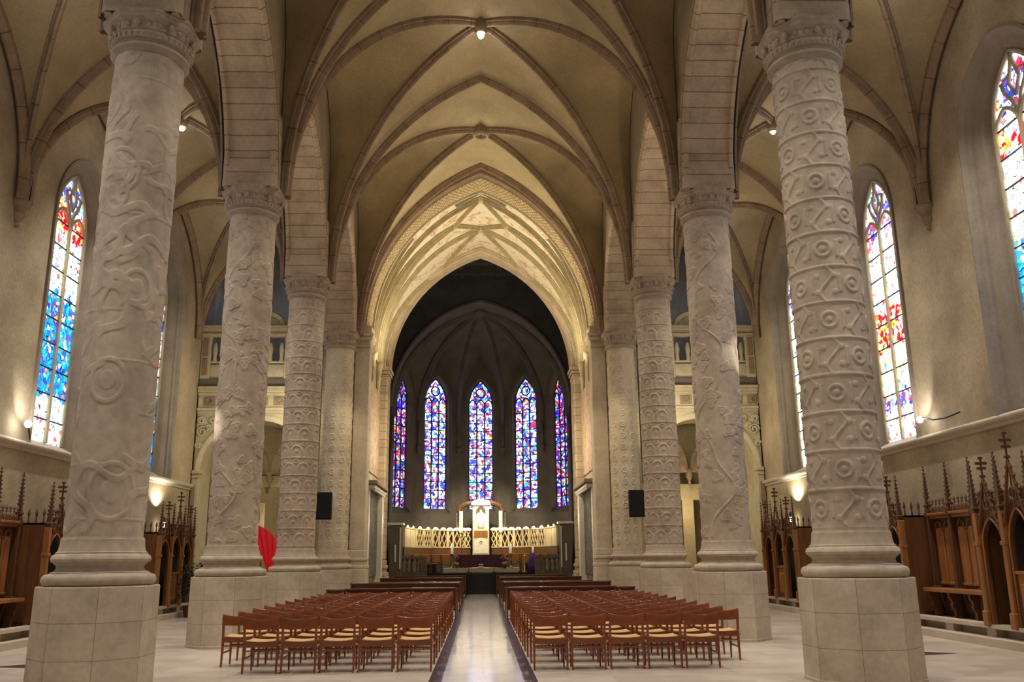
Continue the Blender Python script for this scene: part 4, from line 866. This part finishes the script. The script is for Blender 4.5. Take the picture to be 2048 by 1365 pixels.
# ------------------------------------------------------------------ choir
ZF=.95
mb=MB(); mb.box(-5.2,5.2,45.4,52.5,0,ZF); mb.box(-5.2,5.2,44.9,45.4,0,.6)
struct(mb.build('floor_choir','blackmarble'))
mb=MB()
for k_ in range(5): mb.box(-2.6,2.6,44.3-.0+k_*.0-(.3*(4-k_)) ,45.0,0,.19*(k_+1)-.0)
struct(mb.build('trim_choir_steps','blackmarble'))
mb=MB(); mb.bbox(-1.9,1.95,46.0,48.2,ZF,ZF+.22,.02); struct(mb.build('trim_predella','step'))
t=thing('altar',(0,46.7,1.17),'altar table covered with a dark purple cloth at the centre of the choir','altar')
mb=MB(); mb.bbox(-1.22,1.22,46.4,47.2,1.72,1.81,.01); mb.build('tabletop','marble',t)
mb=MB(); n_=60; mb.loft([[(-1.24+2.48*j/n_,46.36-.012*math.sin(j*1.9)*(1-i),z) for j in range(n_+1)] for i,z in((0,1.20),(0,1.5),(1,1.80),(1,1.825))]); mb.loft([[(-1.24,46.36,1.825),(1.24,46.36,1.825)],[(-1.24,47.22,1.825),(1.24,47.22,1.825)]]); mb.build('frontal','purple',t,smooth=True)
for x in(-.95,.95):
    mb=MB(); mb.bbox(x-.2,x+.2,46.5,47.1,1.17,1.72,.02); mb.build('leg','marble',t)
mb=MB(); mb.box(-.02,.02,46.34,46.35,1.22,1.8); mb.build('orphrey','violet',t,label='narrow pale violet band down the middle')
o=MB().box(-.12,.12,46.0,46.02,1.17,1.37).build('paper_sign','paper'); tag(o,'small white paper notice standing below the altar','sign')
def candle(x,y,z0,z1,z2,label):
    t=thing('candlestick',(x,y,z0),label,'candlestick','altar candlesticks'); mb=MB(); mb.lathe([(.14,z0),(.14,z0+.03),(.05,z0+.07),(.025,z0+.12),(.03,(z0+z1)/2-.05),(.045,(z0+z1)/2),(.025,(z0+z1)/2+.05),(.025,z1-.08),(.08,z1-.02),(.08,z1)],x,y,14); mb.build('stand','brass',t,smooth=True)
    mb=MB(); mb.lathe([(.065,z1),(.065,z2),(.01,z2+.01)],x,y,14); mb.build('candle','white',t,smooth=True)
candle(-1.47,46.3,ZF+.22,1.88,2.33,'tall candlestick with thick white candle left of the altar')
candle(1.50,46.3,ZF+.22,1.88,2.33,'tall candlestick with thick white candle right of the altar')
t=thing('crucifix',(-1.0,47.5,1.17),'standing crucifix with a pale gilt figure behind the left end of the altar','crucifix'); mb=MB(); mb.lathe([(.16,1.17),(.15,1.22),(.03,1.3),(.02,2.1),(.035,2.15),(.02,2.2)],-1.0,47.5,12); mb.box(-1.02,-.98,47.48,47.52,2.1,3.0); mb.box(-1.28,-.72,47.48,47.52,2.72,2.76); mb.build('cross','wooddark',t)
mb=MB(); mb.tube([(-1.0,47.45,2.2),(-1.01,47.44,2.35),(-.99,47.43,2.5),(-1.0,47.44,2.62),(-1,47.44,2.70),(-1,47.44,2.74)],[.025,.035,.045,.06,.055,.025],10); mb.tube([(-1,47.44,2.75),(-1,47.44,2.85)],[.04,.035],10)
for q in(-1,1): mb.tube([(-1+q*.04,47.44,2.69),(-1+q*.14,47.45,2.74),(-1+q*.25,47.46,2.80)],[.028,.022,.016],8); 
mb.build('figure','gold',t,smooth=True)
# tabernacle tower
t=thing('tabernacle_tower',(0,49.2,ZF),'brightly lit white stone tabernacle tower with arched niche behind the altar','tabernacle')
mb=MB(); mb.bbox(-.45,.45,49.0,49.5,ZF,3.15,.02); mb.build('pedestal','screenst',t)
mb=MB(); mb.add([(.38*math.cos(PI-a*PI/16),48.97,2.35+.38*math.sin(a*PI/16)) for a in range(17)]+[(.38,48.97,1.9),(-.38,48.97,1.9)],[tuple(range(19))]); mb.add([(.38*math.cos(PI-a*PI/16),48.995,2.35+.38*math.sin(a*PI/16)) for a in range(17)]+[(.38,48.995,1.9),(-.38,48.995,1.9)],[tuple(reversed(range(19)))]); door_=mb.build('door','marble',t,label='round topped white door with a small round emblem')
mb=MB(); mb.tube([(.07*math.cos(a*PI/8),48.96,2.48+.07*math.sin(a*PI/8)) for a in range(17)],.01,5); mb.tube([(0,48.96,2.42),(0,48.96,2.54)],.01,5); mb.build('emblem','brass',door_)
mb=MB(); mb.box(-.36,.36,48.96,49.0,2.76,3.1); mb.build('wood_panel','wood',t)
mb=MB(); wall_arch(mb,-.46,.46,3.15,4.55,0,.27,4.1,4.42,3.2,lambda u,z:(u,49.0,z),8); mb.loft([[(u,y_,z) for u,z in arch_outline(.27,4.1,4.42,3.2,8)] for y_ in(49.0,49.35)]); mb.box(-.46,-.44,49.0,49.5,3.15,4.55); mb.box(.44,.46,49.0,49.5,3.15,4.55); mb.box(-.46,.46,49.35,49.5,3.15,4.6); mb.build('niche','marble',t)
mb=MB(); o=[(.52*math.cos(PI-a*PI/12),4.52+.26*math.sin(a*PI/12)) for a in range(13)]; mb.loft([[(u,y_,z) for u,z in o] for y_ in(48.9,49.55)]); mb.add([(u,48.9,z) for u,z in o],[tuple(range(13))]); mb.bbox(-.52,.52,48.9,49.5,4.46,4.54,.01); mb.build('pediment','marble',t)
mb=MB(); mb.lathe([(.13,3.2),(.15,3.3),(.17,3.5),(.13,3.75),(.10,3.9),(.11,3.98),(.05,4.04),(.065,4.1),(.06,4.18),(.02,4.22)],0,49.18,16); mb.build('statuette','marble',t,smooth=True)
for q in(-1,1):
    mb=MB(); mb.tube([(q*.46,49.2,4.60),(q*.8,49.2,4.55),(q*1.1,49.2,4.40),(q*1.27,49.2,4.15)],.13,8); mb.build('canopy_arm','wooddark',t)
    mb=MB(); mb.bbox(q*1.27-.08,q*1.27+.08,49.15,49.25,3.0,4.15,.01); mb.build('canopy_post','dstone',t)
    mb=MB(); mb.bbox(q*1.08-.10,q*1.08+.10,49.0,49.2,3.0,4.15,.02); mb.build('side_shaft','marble',t)
# curved lattice screen in segments
SX=[-3.72,-3.35,-2.62,-1.85,-1.15,-.58]; SY=[43.9,46.2,47.9,48.7,49.1,49.3]
t=thing('choir_screen',(0,48.6,ZF),'curved choir screen of gilded stone lattice above brown wood panels','screen')
ZB,ZT=2.2,3.16
for q,n in((-1,'left'),(1,'right')):
    for k_ in range(5):
        a=Vector((q*abs(SX[k_]),SY[k_],0)); b=Vector((q*abs(SX[k_+1]),SY[k_+1],0)); d=(b-a).normalized(); nn_=Vector((d.y,-d.x,0)); nn_=nn_ if nn_.y<0 else -nn_; L_=(b-a).length
        def PP(u,z,o=0): return tuple(a+d*u+nn_*o+Vector((0,0,z)))
        def slab(mb,u0,u1,z0,z1,o0,o1): mb.add([PP(u0,z0,o0),PP(u1,z0,o0),PP(u1,z1,o0),PP(u0,z1,o0),PP(u0,z0,o1),PP(u1,z0,o1),PP(u1,z1,o1),PP(u0,z1,o1)],[(0,1,2,3),(4,7,6,5),(0,4,5,1),(3,2,6,7),(0,3,7,4),(1,5,6,2)])
        mb=MB(); slab(mb,0,.14,ZB,ZT,-.05,.05); slab(mb,0,L_,ZT-.06,ZT,-.06,.07); slab(mb,0,L_,ZB,ZB+.05,-.05,.05); slab(mb,L_/2-.03,L_/2+.03,ZB,ZT,-.04,.05); mb.build('screen_frame','screenst',t)
        if k_==0:
            mb=MB(); slab(mb,.1,L_,ZB,ZT,-.03,.03); mb.build('plain_panel','screenst',t)
        else:
            mb=MB(); z0,z1=ZB+.05,ZT-.06; hgt=z1-z0
            n_=max(2,int((L_-.14)/.27))
            for j in range(-3,n_+3):
                for dr in(-1,1):
                    pts=[]
                    for i in range(7):
                        u=.14+(L_-.14)*j/n_+dr*(i/6*.44-.22); z=z0+hgt*i/6
                        pts.append((u,z))
                    pts=[(u,z) for u,z in pts if .12<=u<=L_]
                    if len(pts)>1: mb.tube([PP(u,z,.0) for u,z in pts],.03,5)
            mb.build('lattice','screenst',t)
            mb=MB(); slab(mb,0,L_,ZB,ZT-.1,-.16,-.12); mb.build('lattice_backing','wooddark',t)
        mb=MB(); slab(mb,0,L_,1.80,ZB,-.05,.02); mb.build('wood_panel','woodmid',t)
        # shell lamps on the coping
        for j in range(2):
            u=L_*(.25+.5*j); c=Vector(PP(u,0,.05)); lt=thing('shell_lamp',(c.x,c.y,ZT),'glowing shell lamp on the screen coping','lamp','shell lamps along the choir screen')
            lt['label']='small glowing lamp on the %s choir screen, %s from the tower'%(n,['tenth','ninth','eighth','seventh','sixth','fifth','fourth','third','second','first'][k_*2+j])
            q_=MB(); q_.loft([[ (c.x+d.x*r*math.cos(a_),c.y+d.y*r*math.cos(a_)-r*.3,ZT+zz+r*.0) for a_,zz,r in [(ang,.10*math.sin(ang)*k2,.19*k3) for ang in [PI-i*PI/8 for i in range(9)]]] for k2,k3 in((1,1),(.5,.6),(0.05,.1))]); q_.build('shade','lamp',lt,smooth=True)
            q_=MB(); q_.box(c.x-.05,c.x+.05,c.y-.03,c.y+.03,ZT,ZT+.02); q_.build('socket','metal',lt)
# grey end piers of the screen
for q,n in((-1,'left'),(1,'right')):
    t=thing('screen_pier',(q*4.05,43.0,0),'dark stone pier with a lit capping at the %s end of the choir screen'%n,'pier')
    mb=MB(); mb.bbox(q*3.75,q*4.3,42.8,43.4,0,3.2,.02); mb.build('shaft','dstone',t); mb=MB(); mb.bbox(q*3.66,q*4.4,42.7,43.5,3.2,3.32,.02); mb.build('capping','marble',t)
    mb=MB(); mb.bbox(q*4.02-.04,q*4.02+.04,42.74,42.8,1.5,2.3,.01); mb.bbox(q*3.80-.03,q*3.80+.03,42.74,42.8,1.2,3.1,.01); mb.build('light_strip','marble',t)
    # balustrade
    t=thing('balustrade',(q*3.3,44.2,0),'grey stone balustrade in front of the choir on the %s side'%n,'balustrade')
    x0,x1=2.62,4.4
    mb=MB(); mb.bbox(q*x0,q*x1,44.05,44.35,0,1.05,.02); mb.build('base_rail','dstone',t); mb=MB(); mb.bbox(q*x0,q*x1,44.02,44.38,1.62,1.76,.02); mb.build('top_rail','dstone',t)
    for x in(x0+.15,x1-.15):
        mb=MB(); mb.bbox(q*x-.16,q*x+.16,44.03,44.37,1.05,1.62,.01); mb.build('post','dstone',t)
    for k_ in range(5):
        x=q*(x0+.46+k_*.24); mb=MB(); mb.lathe([(.06,1.05),(.07,1.1),(.03,1.15),(.07,1.28),(.06,1.38),(.03,1.5),(.06,1.57),(.06,1.62)],x,44.2,10); mb.build('baluster','dstone',t,smooth=True)
# stanchions and rope
post=None; xs=[-2.1,-.62,.66,1.95]
for k_,x in enumerate(xs):
    t=thing('stanchion',(x,45.7,ZF),'thin dark rope post in front of the altar, '+['leftmost of four','second from the left','third from the left','rightmost of four'][k_],'post','rope posts before the altar')
    mb=MB(); mb.lathe([(.12,ZF),(.11,ZF+.03),(.02,ZF+.05),(.018,ZF+.5),(.03,ZF+.53),(.01,ZF+.57)],x,45.7,10); mb.build('pole','metal',t,smooth=True)
for k_ in range(3):
    a,b=xs[k_],xs[k_+1]; mb=MB(); mb.tube([(a+(b-a)*j/10,45.7,ZF+.50-.16*math.sin(PI*j/10)) for j in range(11)],.018,6); o=mb.build('rope','metal',smooth=True); tag(o,'sagging barrier rope before the altar, '+['left span','middle span below the purple cloth','right span'][k_],'rope','barrier ropes')
# choir stools and items either side of the altar
def stool(x,y,label):
    t=thing('choir_stool',(x,y,ZF),label,'seat','wooden choir seats beside the altar')
    mb=MB(); mb.bbox(x-.25,x+.25,y-.2,y+.2,ZF+.42,ZF+.47,.01); mb.build('seat','wood',t); mb=MB(); mb.bbox(x-.25,x+.25,y+.17,y+.22,ZF+.5,ZF+.92,.02); mb.build('backrest','wood',t)
    for a in(-1,1):
        for b in(-1,1): mb=MB(); mb.box(x+a*.22-.02,x+a*.22+.02,y+b*.18-.02,y+b*.18+.02,ZF,ZF+(.5 if b<0 else .9)); mb.build('leg','woodmid',t)
for q,n in((-1,'left'),(1,'right')):
    for k_ in range(4): stool(q*(1.78+k_*.5),46.7-.3*k_,'wooden choir seat to the %s of the altar, %s from the altar'%(n,ORD[k_]))
# gilt figures / flower stands glowing beside the altar
def flowers(x,y,z,label,r=.28,colr='gold'):
    t=thing('flower_arrangement',(x,y,z),label,'flowers'); mb=MB(); mb.lathe([(.08,z),(.12,z+.1),(.14,z+.25),(.10,z+.3)],x,y,12); mb.build('vase','brass',t,smooth=True)
    mb=MB(); g=random.Random(int(x*100))
    for _ in range(60):
        a=g.uniform(0,2*PI); e=g.uniform(-.2,1.3); c=Vector((x+r*math.cos(a)*math.cos(e)*g.uniform(.5,1),y+r*math.sin(a)*math.cos(e)*g.uniform(.5,1),z+.45+r*1.1*math.sin(e)))
        d=Vector((g.uniform(-1,1),g.uniform(-1,1),g.uniform(-.3,1))).normalized()*.07; s_=d.cross(Vector((0,0,1))).normalized()*.035
        mb.add([tuple(c),tuple(c+d*.5+s_),tuple(c+d),tuple(c+d*.5-s_)],[(0,1,2,3)])
    mb.build('blooms',colr,t)
flowers(1.20,46.0,ZF+.22,'orange glowing flower arrangement at the right end of the altar',.2,'link')
flowers(-1.24,46.15,ZF+.22,'pale flower arrangement at the left end of the altar',.16,'link')
t=thing('processional_candlestick',(2.2,45.9,ZF),'slim gilt candlestick standing right of the altar flowers','candlestick'); mb=MB(); mb.lathe([(.12,ZF),(.1,ZF+.04),(.03,ZF+.1),(.05,ZF+.3),(.02,ZF+.4),(.05,ZF+.6),(.02,ZF+.75),(.06,ZF+.85),(.01,ZF+.86)],2.2,45.9,12); mb.build('stem','gold',t,smooth=True)
t=thing('paschal_candle',(2.6,45.3+.25,ZF),'white candle on a stand draped in violet cloth, right of the altar','candle'); mb=MB(); rings=[]
for z,r in((ZF,.24),(ZF+.3,.22),(ZF+.7,.19),(ZF+.92,.10),(ZF+.95,.06)): rings.append([(2.6+r*(1+.13*math.sin(a*7))*math.cos(a),45.55+r*(1+.13*math.sin(a*7))*math.sin(a),z) for a in [j*2*PI/56 for j in range(56)]])
mb.loft(rings,close=True,cap=True); mb.build('drape','violet',t,smooth=True); mb=MB(); mb.lathe([(.045,ZF+.94),(.045,ZF+1.22),(.01,ZF+1.24)],2.6,45.55,12); mb.build('candle','white',t,smooth=True)
t=thing('lectern',(4.02,44.75,0),'lectern with an open white book beside the right balustrade','lectern'); mb=MB(); mb.bbox(3.85,4.2,44.7,45.0,.0,1.85,.02); mb.build('stand','wooddark',t)
mb=MB(); mb.add([(3.78,44.5,1.88),(4.25,44.5,1.88),(4.25,44.85,2.1),(3.78,44.85,2.1),(3.78,44.52,1.84),(4.25,44.52,1.84),(4.25,44.87,2.06),(3.78,44.87,2.06)],[(0,1,2,3),(7,6,5,4),(0,4,5,1),(1,5,6,2),(2,6,7,3),(3,7,4,0)]); mb.build('desk','wooddark',t)
o=MB(); o.add([(3.8,44.48,1.91),(4.01,44.48,1.90),(4.01,44.82,2.12),(3.8,44.82,2.13),(4.23,44.48,1.91),(4.23,44.82,2.13)],[(0,1,2,3),(1,4,5,2)]); o=o.build('open_book','paper'); tag(o,'open white book lying on the lectern','book')
# ------------------------------------------------------------------ drape, plant and notice
t=thing('processional_banner',(-6.35,27.2,0),'bright red draped cloth hanging on a pole between the second and third left columns','banner')
mb=MB(); mb.tube([(-6.55,27.32,0),(-6.55,27.32,2.45)],.03,8); mb.lathe([(.25,0),(.25,.05),(.05,.1),(.035,.2)],-6.55,27.32,14); mb.build('pole','wooddark',t,smooth=True)
mb=MB(); rings=[]
for i in range(19):
    f=i/18; xl=-6.85+.52*f**1.3; xr=-5.98-.24*max(0,f-.5)*2*f; rings.append([])
    for j in range(49):
        g_=j/48; x=xl+(xr-xl)*g_+.02*math.sin(f*3); ztop=2.66-.62*g_**2.2; zb=1.34-.14*math.sin(PI*g_*.7)
        rings[-1].append((x,27.26-.06*abs(math.sin(g_*PI*4.5+f*1.2)),ztop+(zb-ztop)*f))
mb.loft(rings); mb.build('cloth','red',t,smooth=True)
t=thing('potted_plant',(-9.05,28.9,.0),'dark green leafy potted plant on the floor beside the second left column','plant')
px,py=-8.72,27.9
t.location=(px,py,0); LOC[t.name]=Vector((px,py,0))
mb=MB(); mb.lathe([(.16,0),(.2,.3),(.22,.34),(.19,.34),(.18,.3)],px,py,16); mb.build('pot','wooddark',t,smooth=True)
mb=MB(); g=random.Random(4)
for k_ in range(9): mb.tube([(px,py,.3),(px+g.uniform(-.12,.12),py+g.uniform(-.12,.12),.8),(px+g.uniform(-.28,.28),py+g.uniform(-.28,.28),1.3)],[.015,.01,.006],5)
mb.build('stem','wooddark',t)
mb=MB()
for _ in range(520):
    a=g.uniform(0,2*PI); rr_=.36*math.sqrt(g.random()); z=.55+g.random()*1.0; c=Vector((px+rr_*math.cos(a)*1.0,py+rr_*math.sin(a),z)); d=Vector((g.uniform(-1,1),g.uniform(-1,1),g.uniform(-.6,.8))).normalized()*.13; s_=d.cross(Vector((0,0,1))).normalized()*.035
    mb.add([tuple(c),tuple(c+d*.4+s_),tuple(c+d),tuple(c+d*.4-s_)],[(0,1,2,3)])
mb.build('foliage','leaf',t,kind='stuff')
t=thing('notice_stand',(-8.75,30.2,0),'white notice board on a black stand beside the leafy plant','notice board'); mb=MB(); mb.tube([(-8.75,30.2,0),(-8.75,30.2,1.5)],.025,8); mb.lathe([(.2,0),(.2,.03),(.03,.06)],-8.75,30.2,14); mb.build('stand','metal',t); mb=MB(); mb.bbox(-8.95,-8.5,30.14,30.18,1.42,1.95,.01); mb.build('board','paper',t)
